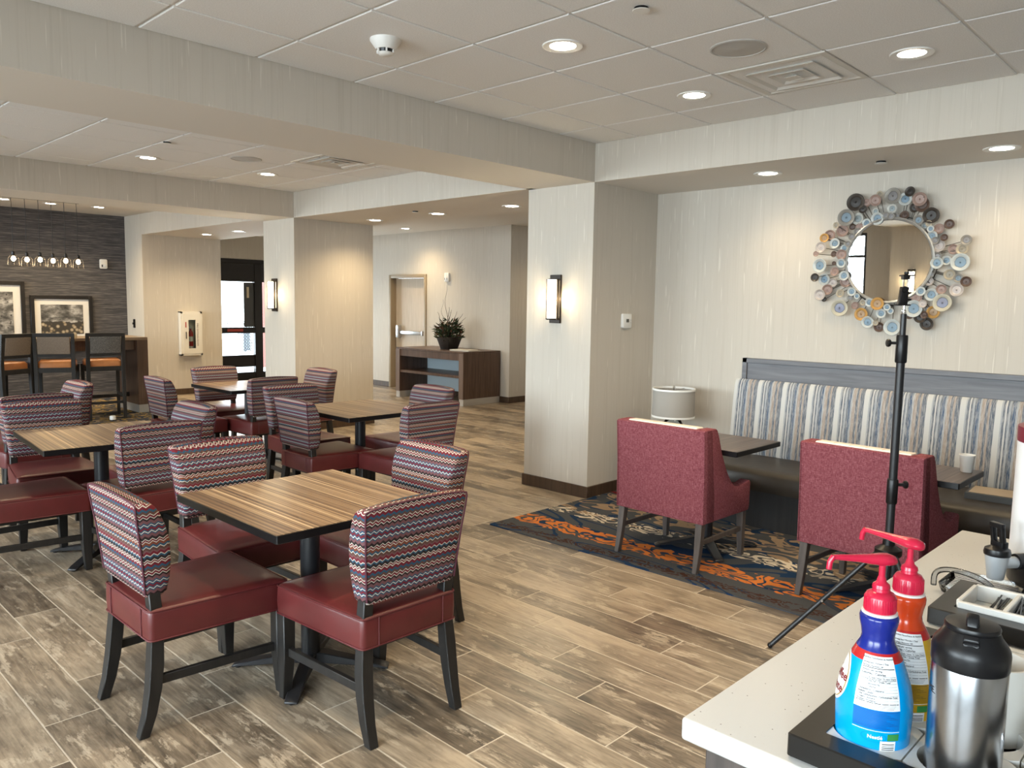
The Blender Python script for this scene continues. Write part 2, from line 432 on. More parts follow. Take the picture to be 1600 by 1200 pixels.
# ---- floor: grout bed, then every plank of the wood-look tile
floor = struct('floor', MB().box(-2.75, -3.1, -.12, 10.6, 14.65, -.0012), M_GROUT)
PX_, PL, GAP = .198, .908, .0055
def plank_mesh(l):
    mb = MB(); a = (PX_-GAP)/2; b = (l-GAP)/2; c = .0018
    bot = [(-a,-b,-.004),(a,-b,-.004),(a,b,-.004),(-a,b,-.004)]
    mid = [(-a,-b,-.0012),(a,-b,-.0012),(a,b,-.0012),(-a,b,-.0012)]
    top = [(-a+c,-b+c,0),(a-c,-b+c,0),(a-c,b-c,0),(-a+c,b-c,0)]
    mb.loft([bot, mid, top]); return mb
cells = []
for k in range(-16, 52):
    x = .6+.198*k+.099-.002
    if x < -2.6 or x > 10.45: continue
    y0 = 2.85+.3*k
    y0 = y0-PL*math.floor((y0+3.2)/PL)
    while y0-PL > -3.2: y0 -= PL
    while y0 < 14.5:
        yc = y0+PL/2
        if yc > -3: cells.append((x, yc))
        y0 += PL
def vis(c):
    best = 0
    for dx, dy in ((0,0),(-.1,-.45),(.1,-.45),(-.1,.45),(.1,.45)):
        p = project(c[0]+dx, c[1]+dy, 0)
        if p and -30 < p[0] < 1630 and p[1] < 1240: best = max(best, 1/p[2])
    # leave out what stands behind walls
    if c[0] > 5.95 and c[1] < 6.0: best = 0
    if c[0] < 1.0 and c[1] > 7.5: best *= .3
    if c[0] > 3.95 and c[1] < 3.85: best = 0      # under the carpet
    return best
cells.sort(key=lambda c: -vis(c))
first = None
for i, (x, y) in enumerate(cells[:296]):
    if first is None: first = plank_mesh(PL).build('plank', M_PLANK, floor); o = first
    else: o = first.copy(); COL.objects.link(o)
    o.location = (x, y, 0)
mb = MB()
for x, y in cells[296:]:
    n = len(mb.v); q = plank_mesh(PL); mb.add([(p[0]+x, p[1]+y, p[2]) for p in q.v], q.f)
tag(mb.build('plank_field', M_PLANK, floor), kind='stuff')

# ---- ceilings with lay-in tiles
def ceiling(name, x0, y0, x1, y1, z, gx, gy, label):
    c = struct(name, MB().box(x0, y0, z+.009, x1, y1, z+.10), M_GRID)
    src = {}
    xs = sorted({x0, x1, *[gx+.605*i for i in range(-20, 20) if x0+.05 < gx+.605*i < x1-.05]})
    ys = sorted({y0, y1, *[gy+.613*i for i in range(-30, 30) if y0+.05 < gy+.613*i < y1-.05]})
    for a, b in zip(xs, xs[1:]):
        for p, q in zip(ys, ys[1:]):
            key = (round(b-a, 2), round(q-p, 2))
            if key not in src:
                w, h = (b-a)/2-.0085, (q-p)/2-.0085
                mbx = MB().loft([[(-w,-h,.012),(w,-h,.012),(w,h,.012),(-w,h,.012)], [(-w,-h,.003),(w,-h,.003),(w,h,.003),(-w,h,.003)],
                                 [(-w+.004,-h+.004,0),(w-.004,-h+.004,0),(w-.004,h-.004,0),(-w+.004,h-.004,0)]])
                o = src[key] = mbx.build('ceiling_tile', M_TILE, c)
            else:
                o = src[key].copy(); COL.objects.link(o)
            o.location = ((a+b)/2, (p+q)/2, z)
    return c
ceiling('ceiling', -2.6, -3, 5.0, 3.97, CZ, 2.122, 1.107, '')
ceiling('ceiling', -2.6, 4.66, 4.95, 8.41, CZ, 2.10, 5.00, '')
struct('ceiling', MB().box(-2.6, 9.10, 2.90, 4.95, 13.68, 3.0), M_PAINT)          # over the bar
struct('ceiling', MB().box(6.11, 2.6, 2.82, 10.5, 14.5, 2.92), M_PAINT)           # over the lobby
struct('ceiling', MB().box(5.06, 9.13, 2.585, 6.24, 12.98, 2.95), M_PAINT)        # over the passage

# ---- beams and soffits
wallbox('trim_1', -2.6, 3.97, SZ, 5.02, 4.66, 2.95)
wallbox('trim_2', 5.0, -3, SZ, 5.9, 3.99, 2.95)
wallbox('trim_3', 4.95, 4.6, SZ, 6.11, 9.13, 2.95)
wallbox('trim_4', -2.6, 8.41, SZ, 4.97, 9.10, 3.0)
# ---- walls, pillars
wallbox('wall_pillar', 5.0, 3.97, 0, 5.9, 4.68, SZ+.01)
wallbox('wall_right', 5.89, -3, 0, 6.05, 4.68, SZ+.01)
wallbox('wall_column', 4.95, 8.41, 0, 6.08, 9.13, SZ+.01)
wallbox('wall_passage', 4.95, 12.98, 0, 6.24, 14.6, 2.95)
wallbox('trim_5', 4.95, 9.131, 2.58, 5.08, 12.979, 2.95)
wallbox('wall_back', -2.6, -3.1, 0, 6.05, -3.0, 2.95)
struct('wall_bar', MB().box(-2.6, 13.68, 0, 4.96, 13.8, 3.0), M_GRASS)
# lobby wall with the door opening
mb = MB(); D0, D1, DZ = 10.86, 11.81, 2.02
mb.box(8.96, 8.75, 0, 9.12, D0-.03, 2.9); mb.box(8.96, D1+.03, 0, 9.12, 14.6, 2.9); mb.box(8.96, D0-.03, DZ+.03, 9.12, D1+.03, 2.9)
mb.box(9.12, 8.75, 0, 10.6, 8.9, 2.9)
struct('wall_lobby', mb, M_WALL)
wallbox('wall_lobby_end', 10.45, 2.5, 0, 10.6, 8.9, 2.9)
wallbox('wall_lobby_side', 6.0, 4.5, 0, 10.6, 4.6, 2.9)
# entrance wall
mb = MB(); mb.box(6.2, 14.5, 2.36, 9.12, 14.64, 2.95); mb.box(8.85, 14.5, 0, 9.12, 14.64, 2.4)
struct('wall_entrance', mb, M_WALL)
# window wall on the left
mb = MB(); ys = [-3.1]
for a, b in WIN: ys += [a, b]
ys.append(13.8)
for i in range(0, len(ys), 2): mb.box(-2.75, ys[i], 0, -2.6, ys[i+1], 2.95)
for a, b in WIN: mb.box(-2.75, a, 0, -2.6, b, .12); mb.box(-2.75, a, 2.5, -2.6, b, 2.95)
struct('wall_left', mb, M_WALL)
wallbox('wall_pilaster', -2.6, 3.97, 0, -2.1, 4.68, SZ+.01)
for a, b in WIN:
    w = MB(); e = .05
    for y in (a+e/2, b-e/2): w.box(-2.71, y-e/2, .12, -2.63, y+e/2, 2.5)
    for z in (.12+e/2, 2.10, 2.5-e/2): w.box(-2.705, a+e, z-e/2, -2.635, b-e, z+e/2)
    n = 1
    for i in range(1, n+1): w.box(-2.704, a+(b-a)*i/(n+1)-.025, .12+e, -2.636, a+(b-a)*i/(n+1)+.025, 2.5-e)
    fr = struct('window_1', w, M_DARKAL)
    MB().box(-2.672, a+.02, .14, -2.667, b-.02, 2.48).build('pane', M_PANE, fr)

# ---- baseboards
def base(name, segs):
    mb = MB()
    for x0, y0, x1, y1 in segs: mb.box(x0, y0, 0, x1, y1, .098)
    struct(name, mb, M_BASEB, bevel=.003, seg=1)
T = .014
base('baseboard_pillar', [(5.0-T, 3.97-T, 5.0, 4.68+T), (5.0, 3.97-T, 5.89, 3.97), (5.0, 4.68, 6.0, 4.68+T)])
base('baseboard_right', [(5.89-T, -3, 5.89, 3.97)])
base('baseboard_column', [(4.95-T, 8.41-T, 4.95, 9.13), (4.95, 8.41-T, 6.08+T, 8.41), (6.08, 8.41, 6.08+T, 9.13)])
base('baseboard_passage', [(4.95-T, 12.98-T, 4.95, 13.68), (4.95, 12.98-T, 6.24, 12.98)])
base('baseboard_lobby', [(8.96-T, 8.75-T, 8.96, 10.80), (8.96-T, 11.87, 8.96, 14.5), (8.96, 8.75-T, 10.45, 8.75)])

# ---- lobby door in its frame
fr = MB(); c = .06
fr.box(8.935, D0-c, 0, 9.12, D0, DZ+c); fr.box(8.935, D1, 0, 9.12, D1+c, DZ+c); fr.box(8.935, D0, DZ, 9.12, D1, DZ+c)
M_DOORF = pmat('tan_painted_door_frame', (.30,.235,.155), .5)
M_DOOR = wood('pale_maple_door', (.42,.33,.235), (.50,.40,.29), .45)
door = struct('door_1', fr, M_DOORF, bevel=.006)
MB().box(9.06, D0+.004, .008, 9.10, D1-.004, DZ-.004).build('door_leaf', M_DOOR, door)
b = MB(); b.box(8.985, D1-.16, .93, 9.06, D1-.08, 1.16); b.box(9.01, D0+.12, 1.0, 9.05, D1-.1, 1.06); b.box(8.99, D0+.10, .99, 9.06, D0+.135, 1.07)
b.build('panic_bar', M_STEEL, door, bevel=.006)

# ---- glazed entrance doors
ent = MB(); y0, y1 = 14.50, 14.60
ent.box(6.24, y0, 2.28, 8.86, y1, 2.37); ent.box(6.24, y0+.01, 1.93, 8.86, y1-.01, 2.28)
for x0, x1 in ((6.24, 6.36), (7.655, 7.82), (8.72, 8.86)): ent.box(x0, y0, 0, x1, y1, 2.3)
for x0, x1 in ((6.36, 7.655), (7.82, 8.72)):
    ent.box(x0, y0+.01, .93, x1, y1-.01, 1.045); ent.box(x0, y0+.01, 0, x1, y1-.01, .16)
ent = struct('door_2', ent, M_DARKAL, bevel=.004, seg=1)
MB().box(6.36, y0+.03, .27, 7.655, y0+.06, .50).build('kick_panel', M_DARKAL, ent)
for i, (x0, x1, z0, z1) in enumerate(((6.36,7.655,1.045,1.93),(6.36,7.655,.16,.93),(7.82,8.72,1.045,1.93),(7.82,8.72,.16,.93))):
    MB().box(x0, y0+.045, z0, x1, y0+.051, z1).build('pane', M_PANE, ent)
M_REDSIGN = pmat('red_sticker', (.42,.05,.03), .5)
MB().box(7.08, y0-.004, .965, 7.40, y0+.011, 1.015).build('push_bar_label', M_REDSIGN, ent)
# frosted band of rings and dots on the glass
fb = MB(); M_FROST = pmat('dark_ring_film', (.03,.03,.03), .6)
def ring(cx, cz, r, w):
    n = 10; L = []
    for rr in (r-w, r+w): L.append([(cx+rr*math.cos(2*PI*k/n), y0+.041, cz+rr*math.sin(2*PI*k/n)) for k in range(n)])
    fb.loft(L, cap=False)
rr = random.Random(3)
for i in range(9):
    for j in range(2): ring(7.0+i*.066+(j%2)*.03, 1.085+j*.055, .022, .008)
for i in range(3):
    for j in range(9): ring(7.46+i*.06, 1.10-j*.062+(.02 if i%2 else 0), .022, .008)
for q in range(6): ring(7.50+rr.random()*.1, 1.25+q*.10, .018, .005)
for q in range(7): ring(7.05+rr.random()*.55, .30+rr.random()*.15, .018, .005)
fb.build('ring_film', M_FROST, ent)
MB().box(7.44, y0+.03, 1.05, 7.655, y0+.04, 1.92).build('side_stile', pmat('grey_side_glass', (.05,.05,.05), .3), ent)
MB().box(7.5, y0+.018, 1.62, 7.545, y0+.03, 1.83).build('hours_sticker', pmat('cream_sticker', (.62,.5,.34), .6), ent)

# ---- what the entrance looks out on
struct('ground', MB().box(3, 14.65, -.14, 16, 30, -.04), pmat('pale_concrete', (.75,.73,.70), .85))  # ground in one even pale concrete colour
tag(MB().box(9.50, 17.6, -.04, 12.5, 17.85, 2.7).build('brick_pier', pmat('red_brown_brick', (.36,.13,.11), .8)), 'red brown brick wall outside behind the right entrance pane', 'wall', kind='structure')
tag(MB().box(6.3, 21.5, -.04, 9.6, 21.7, .13).build('curb', pmat('red_painted_curb', (.55,.2,.18), .8)), kind='structure')
p = thing('post', 'pale blue grey square bollard outside the left entrance door, cut low for the glare', 'post', (8.33, 16.3, -.04))  # a post, its height cut where outdoor glare swallows the upper part
MB().box(-.10,-.10,0,.10,.10,.98).build('shaft', pmat('pale_blue_grey_paint', (.42,.48,.56), .6), p, bevel=.01)
MB().box(-.14,-.14,0,.14,.14,.28).build('footing', pmat('light_grey_concrete', (.55,.56,.58), .8), p, bevel=.01)

struct('ground', MB().box(-25, -12, -.25, -2.75, 26, -.15), pmat('grey_paving', (.30,.30,.29), .9))
# ---- carpet in the alcove and by the bar
tag(MB().loft([at(rrect(3.872, -2.9, 5.875, 3.955, .004, 1), 0.0002), at(rrect(3.872, -2.9, 5.875, 3.955, .004, 1), .008)]).build('area_rug', M_RUG),
    'dark blue grey rug with orange and cream swirls under the alcove seating', 'rug')
RUG = .008
tag(MB().loft([at(rrect(-2.55, 10.45, 4.90, 13.66, .004, 1), 0.0002), at(rrect(-2.55, 10.45, 4.90, 13.66, .004, 1), .006)]).build('area_rug', M_BARRUG),
    'dark carpet with ochre swirls under the tall bar table', 'rug')
# ================================================================== dining chairs
def seat_mb():
    q = [(-.215,-.245),(.215,-.245),(.258,.285),(-.258,.285)]
    def o(d, r=.022): return rpoly([(-.218+d,-.245+d),(.218-d,-.245+d),(.258-d,.288-d),(-.258+d,.288-d)], r)
    mb = MB()
    mb.loft([at(o(.012), .352), at(o(.0), .354), at(o(-.002), .40), at(o(-.001), .45), at(o(.003), .463), at(o(.012), .469), at(o(.05, .02), .474), at(o(.13, .02), .478)])
    return mb
def seat_pipe():
    mb = MB()
    for z, d in ((.354, -.002), (.4625, -.0005)):
        mb.tube([(x, y, z) for x, y in rpoly([(-.218+d,-.245+d),(.218-d,-.245+d),(.258-d,.288-d),(-.258+d,.288-d)], .022)], .0032, 5, closed=True)
    for s in (-1, 1): mb.tube([(s*.15, -.2485, .356), (s*.15, -.2485, .46)], .0025, 4)
    return mb
BACK = [  # z, half width, back y, front y
    (.514,.200,-.247,-.180), (.526,.208,-.252,-.170), (.575,.213,-.256,-.160), (.645,.220,-.263,-.156), (.712,.226,-.270,-.161),
    (.773,.232,-.279,-.178), (.820,.237,-.285,-.198), (.847,.239,-.288,-.216), (.860,.237,-.288,-.232), (.866,.230,-.285,-.247)]
def back_loop(z, w, yb, yf, r=.018):
    r = min(r, (yf-yb)*.4); out = []
    for x, y, _ in rrect(-w, yb, w, yf, r, 3):
        arch = .012*(1-(x/w)**2) if z > .79 else .012*(1-(x/w)**2)*max(0, (z-.6)/.2)
        out.append((x, y, z+arch))
    # extra vertices along the long sides let the top edge arch
    res = []
    N = len(out)
    for i in range(N):
        res.append(out[i]); a = out[i]; b = out[(i+1) % N]
        if abs(a[0]-b[0]) > .2:
            for t in (.2, .4, .6, .8):
                x = a[0]+(b[0]-a[0])*t; y = a[1]+(b[1]-a[1])*t
                f = max(0, min(1, (z-.6)/.2)); res.append((x, y, z+.012*f*(1-(x/w)**2)))
    return res
def back_mb(): return MB().loft([back_loop(*r) for r in BACK])
def back_pipe():
    mb = MB(); L = []; R = []
    for z, w, yb, yf in BACK[1:-1]: L.append((-w+.004, yb+.001, z)); R.append((w-.004, yb+.001, z))
    top = [(x, BACK[-2][2], .863+.012*(1-(x/.243)**2)) for x in (-.2, -.1, 0, .1, .2)]
    return mb.tube(L+top+R[::-1], .0035, 5)
def rear_leg(s):
    P = [(s*.200,-.272,0,.038),(s*.201,-.248,.08,.043),(s*.200,-.231,.17,.048),(s*.197,-.221,.26,.050),(s*.190,-.214,.36,.046),(s*.188,-.213,.45,.044),(s*.186,-.220,.545,.042)]
    return MB().loft([[(x-w/2,y-w/2,z),(x+w/2,y-w/2,z),(x+w/2,y+w/2,z),(x-w/2,y+w/2,z)] for x, y, z, w in P])
def front_leg(s):
    P = [(s*.234,.264,0,.036),(s*.229,.258,.17,.050),(s*.229,.258,.36,.052)]
    return MB().loft([[(x-w/2,y-w/2,z),(x+w/2,y-w/2,z),(x+w/2,y+w/2,z),(x-w/2,y+w/2,z)] for x, y, z, w in P])
G_CH = 'zigzag striped dining chairs around the four-seat tables'
def make_chair(label):
    t = thing('dining_chair', label, 'chair', group=G_CH)
    s = seat_mb().build('seat', M_RED, t, smooth=50); seat_pipe().build('piping', M_REDP, s, smooth=60)
    b = back_mb().build('backrest', M_ZIG, t, smooth=50); back_pipe().build('piping', M_ZPIPE, b, smooth=60)
    for q in (-1, 1):
        rear_leg(q).build('leg', M_BLACKW, t, bevel=.003, seg=1); front_leg(q).build('leg', M_BLACKW, t, bevel=.003, seg=1)
        MB().bar((q*.203,-.22,.200), (q*.226,.255,.195), .020, .034).build('stretcher', M_BLACKW, t, bevel=.002, seg=1)
    MB().box(-.20,-.215,.33,.20,.25,.353).build('seat_frame', M_BLACKW, t)
    return t
D = math.radians
# (x, y, heading) - heading 0 faces +Y; -90 faces +X; 90 faces -X; 180 faces -Y
CH = [
 (1.780, 2.470,    0, 'striped dining chair nearest the camera, seen from behind at the front table'),
 (1.300, 3.025,  -90, 'striped dining chair at the left end of the front table, turned right'),
 (1.795, 3.560,  180, 'striped dining chair on the far long side of the front table, facing the camera'),
 (2.292, 3.020,   90, 'striped dining chair at the right end of the front table, its backrest catching blue daylight'),
 (1.800, 4.810,    2, 'striped dining chair seen from behind, overlapping the right half of the left table'),
 (1.240, 5.110,  -91, 'striped dining chair cut by the left frame edge, its red seat near the left table'),
 (1.580, 5.760,  176, 'striped dining chair on the far side of the left table, facing the camera'),
 (2.090, 5.280,   91, 'striped dining chair at the right end of the left table, only its pale backrest showing'),
 (3.610, 4.545,    0, 'striped dining chair seen from behind at the right table before the lobby'),
 (3.235, 5.090,  -91, 'striped dining chair at the left end of the right table, its back turned left'),
 (3.455, 5.720,  178, 'striped dining chair on the far side of the right table, facing the camera'),
 (4.110, 5.170,   90, 'striped dining chair at the far right end of the right table, just below the console'),
 (3.680, 6.900,    0, 'striped dining chair seen from behind at the rear table near the column'),
 (3.120, 7.250,  -91, 'striped dining chair at the left end of the rear table, below the fire cabinet'),
 (3.770, 7.790,  180, 'striped dining chair on the far side of the rear table before the entrance'),
 (4.300, 7.210,   90, 'striped dining chair at the right end of the rear table, against the tan column'),
 (1.670, 6.700,    3, 'striped dining chair at the far left, only its top edge showing'),
 (1.960, 7.250,   91, 'striped dining chair at the far left beside the bar stools, its backrest turned right'),
]
c0 = make_chair(CH[0][3]); c0.location = (CH[0][0], CH[0][1], 0); c0.rotation_euler = (0, 0, D(CH[0][2]))
for x, y, a, lb in CH[1:]: dup(c0, (x, y, 0), D(a), lb)

# ================================================================== dining tables
def make_table(label, w, d, lam, base='cross', h=.752, group='pedestal dining tables'):
    t = thing('dining_table', label, 'table', group=group)
    mb = MB().loft([at(rrect(-w/2+.008,-d/2+.008,w/2-.008,d/2-.008,.004,1), h-.034), at(rrect(-w/2,-d/2,w/2,d/2,.004,1), h-.030), at(rrect(-w/2,-d/2,w/2,d/2,.004,1), h-.001)])
    tt = mb.build('tabletop', M_BLKPL, t)
    MB().loft([at(rrect(-w/2+.005,-d/2+.005,w/2-.005,d/2-.005,.003,1), h-.002), at(rrect(-w/2+.005,-d/2+.005,w/2-.005,d/2-.005,.003,1), h+.0006)]).build('laminate', lam, tt)
    MB().lathe([(.041,.05),(.041,h-.045),(.10,h-.040),(.10,h-.034)], 24).build('column', M_BLACK, t, smooth=40)
    MB().box(-.20,-.20,h-.040,.20,.20,h-.034).build('mounting_plate', M_BLACK, t)
    for k in range(4):
        a = PI/4+k*PI/2; ca, sa = math.cos(a), math.sin(a)
        f = MB()
        P = [(.0,.030,.075,.03),(.06,.030,.075,.028),(.18,.022,.050,.026),(.30,.012,.026,.028),(.335,.006,.016,.026)]
        loops = [[(r*ca-w_*sa, r*sa+w_*ca, z0), (r*ca+w_*sa, r*sa-w_*ca, z0), (r*ca+w_*sa, r*sa-w_*ca, z1), (r*ca-w_*sa, r*sa+w_*ca, z1)] for r, z0, z1, w_ in P]
        f.loft(loops); f.lathe([(.016,0),(.016,.012)], 10, (.315*ca,.315*sa,0))
        f.build('foot', M_BLACK, t, bevel=.003, seg=1)
    return t
TB = [(1.760, 2.890, 0, 'front striped wood dining table with four striped chairs, nearest the camera'),
      (1.666, 5.105, -4, 'left striped wood dining table with its near left corner standing free'),
      (3.570, 5.110, 0, 'right striped wood dining table standing before the lobby console'),
      (3.720, 7.200, 0, 'rear striped wood dining table, one pale lit end under the entrance doors'),
      (1.290, 7.200, 2, 'far left dining table hidden behind the striped chairs near the bar stools')]
t0 = make_table(TB[0][3], .775, .835, M_LAM); t0.location = (TB[0][0], TB[0][1], 0)
for x, y, a, lb in TB[1:]: dup(t0, (x, y, 0), D(a), lb)

# ================================================================== alcove: bench, tables, armchairs, lamp
bench = thing('banquette_bench', 'long built-in bench with brown seat and blue grey striped backrest under the mirror', 'bench', (0, 0, RUG))
BY0, BY1 = -2.4, 3.10
b = MB().loft([[(5.155,y,.28),(5.145,y,.31),(5.145,y,.395),(5.165,y,.422),(5.24,y,.432),(5.72,y,.428),(5.76,y,.42),(5.76,y,.28)] for y in (BY0, BY0+.01, BY1-.02, BY1-.01)])
b.build('seat', M_BROWNV, bench, smooth=50)
MB().box(5.22, BY0, 0, 5.76, BY1-.06, .275).build('plinth', M_BLACKW, bench)
b = MB().loft([[(5.735,y,.41),(5.715,y,.44),(5.735,y,.60),(5.760,y,.85),(5.775,y,.955),(5.790,y,.992),(5.812,y,1.008),(5.836,y,.99),(5.84,y,.41)] for y in (BY0, BY0+.012, BY1-.012, BY1)])
b.build('backrest', M_BENCH, bench, smooth=50)
b = MB().box(5.855, BY0, .2, 5.884, BY1-.03, 1.165)
b.box(5.842, BY0, 1.135, 5.888, BY1-.02, 1.172); b.box(5.842, BY1-.06, .2, 5.888, BY1-.02, 1.172)
b.build('back_panel', M_SLATE, bench, bevel=.003, seg=1)

# the bench tables are slightly smaller: own builder, same parts
ta = make_table('grey brown bench table by the pillar behind the left armchair', .57, .70, M_LAMG, group='dark bench tables', h=.715)
ta.location = (4.545, 2.60, RUG); ta.rotation_euler = (0, 0, 0)
tb = make_table('grey brown bench table behind the tripod, a paper cup on it', .46, .70, M_LAMG, group='dark bench tables', h=.715)
tb.location = (4.565, 1.43, RUG)

def make_armchair(label):
    t = thing('armchair', label, 'armchair', group='raspberry tweed armchairs facing the bench')
    Wd = .285
    # back shell, slightly leaning
    q = [(-.264,.296),(-.264,.36),(-.272,.60),(-.290,.850),(-.284,.858),(-.215,.858),(-.205,.850),(-.175,.60),(-.150,.44),(-.150,.296)]
    mb = MB(); mb.prism(q, lambda a, b, s: (s, a, b), -Wd-.034, Wd+.034); mb.build('back', M_HEATH, t, bevel=.008)
    side = [(-.245,.297),(.262,.296),(.272,.32),(.278,.475),(.262,.492),(.20,.478),(.14,.468),(.085,.478),(.035,.512),(-.03,.60),(-.085,.70),(-.13,.815),(-.150,.850),(-.165,.860),(-.262,.860),(-.270,.848),(-.252,.60)]
    for s in (-1, 1):
        mb = MB(); mb.prism(side, lambda a, b, x: (x, a, b), s*Wd-.034, s*Wd+.034); mb.build('arm', M_HEATH, t, bevel=.009)
    MB().loft([[(x,y,z) for x, y in [(p[0],p[1]) for p in rrect(-Wd+.04,-.15,Wd-.04,.27,.03,3)]] for z in (.30,.43)]+[at([(p[0]*.95,p[1]*.95+.003) for p in rrect(-Wd+.04,-.15,Wd-.04,.27,.03,3)], .458)]).build('seat_cushion', M_HEATH, t, smooth=50)
    q = [(-.262,.46),(-.270,.854),(-.262,.866),(-.190,.864),(-.165,.78),(-.13,.60),(-.11,.46)]
    MB().prism(q, lambda a, b, s: (s, a, b), -Wd+.038, Wd-.038).build('inner_back', M_CREAM, t, bevel=.006)
    mb = MB()
    for s in (-1, 1): mb.tube([(s*(Wd+.030),-.270,.298),(s*(Wd+.030),-.275,.60),(s*(Wd+.030),-.292,.850)], .0032, 5)
    mb.tube([(-Wd-.03,-.268,.298),(Wd+.03,-.268,.298)], .0032, 5)
    mb.build('piping', M_HEATH, t, smooth=60)
    for s in (-1, 1):
        P = [(s*.288,-.285,0,.032),(s*.286,-.262,.12,.038),(s*.283,-.240,.30,.046)]
        MB().loft([[(x-w/2,y-w/2,z),(x+w/2,y-w/2,z),(x+w/2,y+w/2,z),(x-w/2,y+w/2,z)] for x, y, z, w in P]).build('leg', M_GREYW, t, bevel=.003, seg=1)
        P = [(s*.283,.250,0,.032),(s*.281,.246,.15,.040),(s*.280,.244,.30,.046)]
        MB().loft([[(x-w/2,y-w/2,z),(x+w/2,y-w/2,z),(x+w/2,y+w/2,z),(x-w/2,y+w/2,z)] for x, y, z, w in P]).build('leg', M_GREYW, t, bevel=.003, seg=1)
        MB().bar((s*.284,-.25,.175), (s*.281,.245,.175), .018, .03).build('stretcher', M_GREYW, t, bevel=.002, seg=1)
    return t
a0 = make_armchair('raspberry tweed armchair beside the pillar, its back to the camera'); a0.location = (4.315, 2.645, RUG); a0.rotation_euler = (0, 0, D(-91))
dup(a0, (4.415, 1.485, RUG), D(-93), 'raspberry tweed armchair behind the black tripod, its back to the camera')

# side table and lamp in the corner
st = thing('side_table', 'small dark side table in the corner carrying the drum shade lamp', 'table', (5.50, 3.50, RUG))
MB().loft([at(rrect(-.2,-.2,.2,.2,.02,3), .50), at(rrect(-.2,-.2,.2,.2,.02,3), .525)]).build('tabletop', M_WALNUT, st, bevel=.003, seg=1)
for sx in (-1, 1):
    for sy in (-1, 1): MB().box(sx*.17-.018, sy*.17-.018, 0, sx*.17+.018, sy*.17+.018, .50).build('leg', M_WALNUT, st, bevel=.003, seg=1)
lm = thing('table_lamp', 'table lamp with grey drum shade and clear glass base in the corner', 'lamp', (5.50, 3.49, RUG+.525))
M_SHADE = pmat('grey_linen_shade', (.36,.335,.30), .9); M_SHADET = pmat('white_shade_trim', (.85,.84,.8), .7)
r = .172
MB().lathe([(r,.155),(r,.158),(r-.004,.385),(r-.006,.385),(r-.004,.158),(r-.004,.155)], 40, cap=False).build('lamp_shade', M_SHADE, lm, smooth=40)
for z in (.152, .372): MB().lathe([(r+.002,z),(r+.002,z+.015),(r-.006,z+.015),(r-.006,z),(r+.002,z)], 40, cap=False).build('shade_trim', M_SHADET, lm, smooth=40)
MB().lathe([(.07,0),(.072,.01),(.062,.03),(.078,.06),(.082,.09),(.066,.125),(.03,.15),(.018,.165)], 28).build('glass_base', pane('clear_lamp_glass', (.80,.86,.88)), lm, smooth=60)
mb = MB().lathe([(.016,.15),(.016,.20),(.005,.205),(.005,.39),(.012,.393),(.004,.41)], 12)
for a in (0, 2.09, 4.19): mb.tube([(0,0,.375),((r-.008)*math.cos(a),(r-.008)*math.sin(a),.378)], .0025, 5)
mb.build('shade_fitting', M_CHROME, lm, smooth=40)

# paper cup and binder
cup = MB().lathe([(.026,0),(.028,.002),(.0375,.088),(.0395,.090),(.0395,.094),(.036,.094),(.0355,.088),(.027,.006),(.004,.005)], 28).build('paper_cup', pmat('white_paper', (.80,.79,.76), .7), smooth=40)
cup.location = (4.69, 1.14, RUG+.716); tag(cup, 'white paper cup on the bench table behind the tripod', 'cup')
bd = thing('ring_binder', 'dark grey ring binder lying on the bench seat beside the striped backrest', 'binder', (5.49, 1.155, RUG+.432), D(4))
mb = MB(); mb.box(-.13,-.155,0,.13,.155,.003); mb.box(-.13,-.155,.034,.13,.155,.037); mb.box(-.132,-.155,0,-.128,.155,.037)
mb.build('cover', pmat('dark_grey_binder_cover', (.06,.065,.07), .45), bd)
MB().box(-.115,-.145,.004,.12,.145,.032).build('pages', pmat('brown_grey_pages', (.26,.21,.17), .8), bd)
MB().box(-.10,-.13,.0372,.12,.14,.039).build('leaflet', pmat('tan_printed_sheet', (.42,.33,.23), .4), bd)
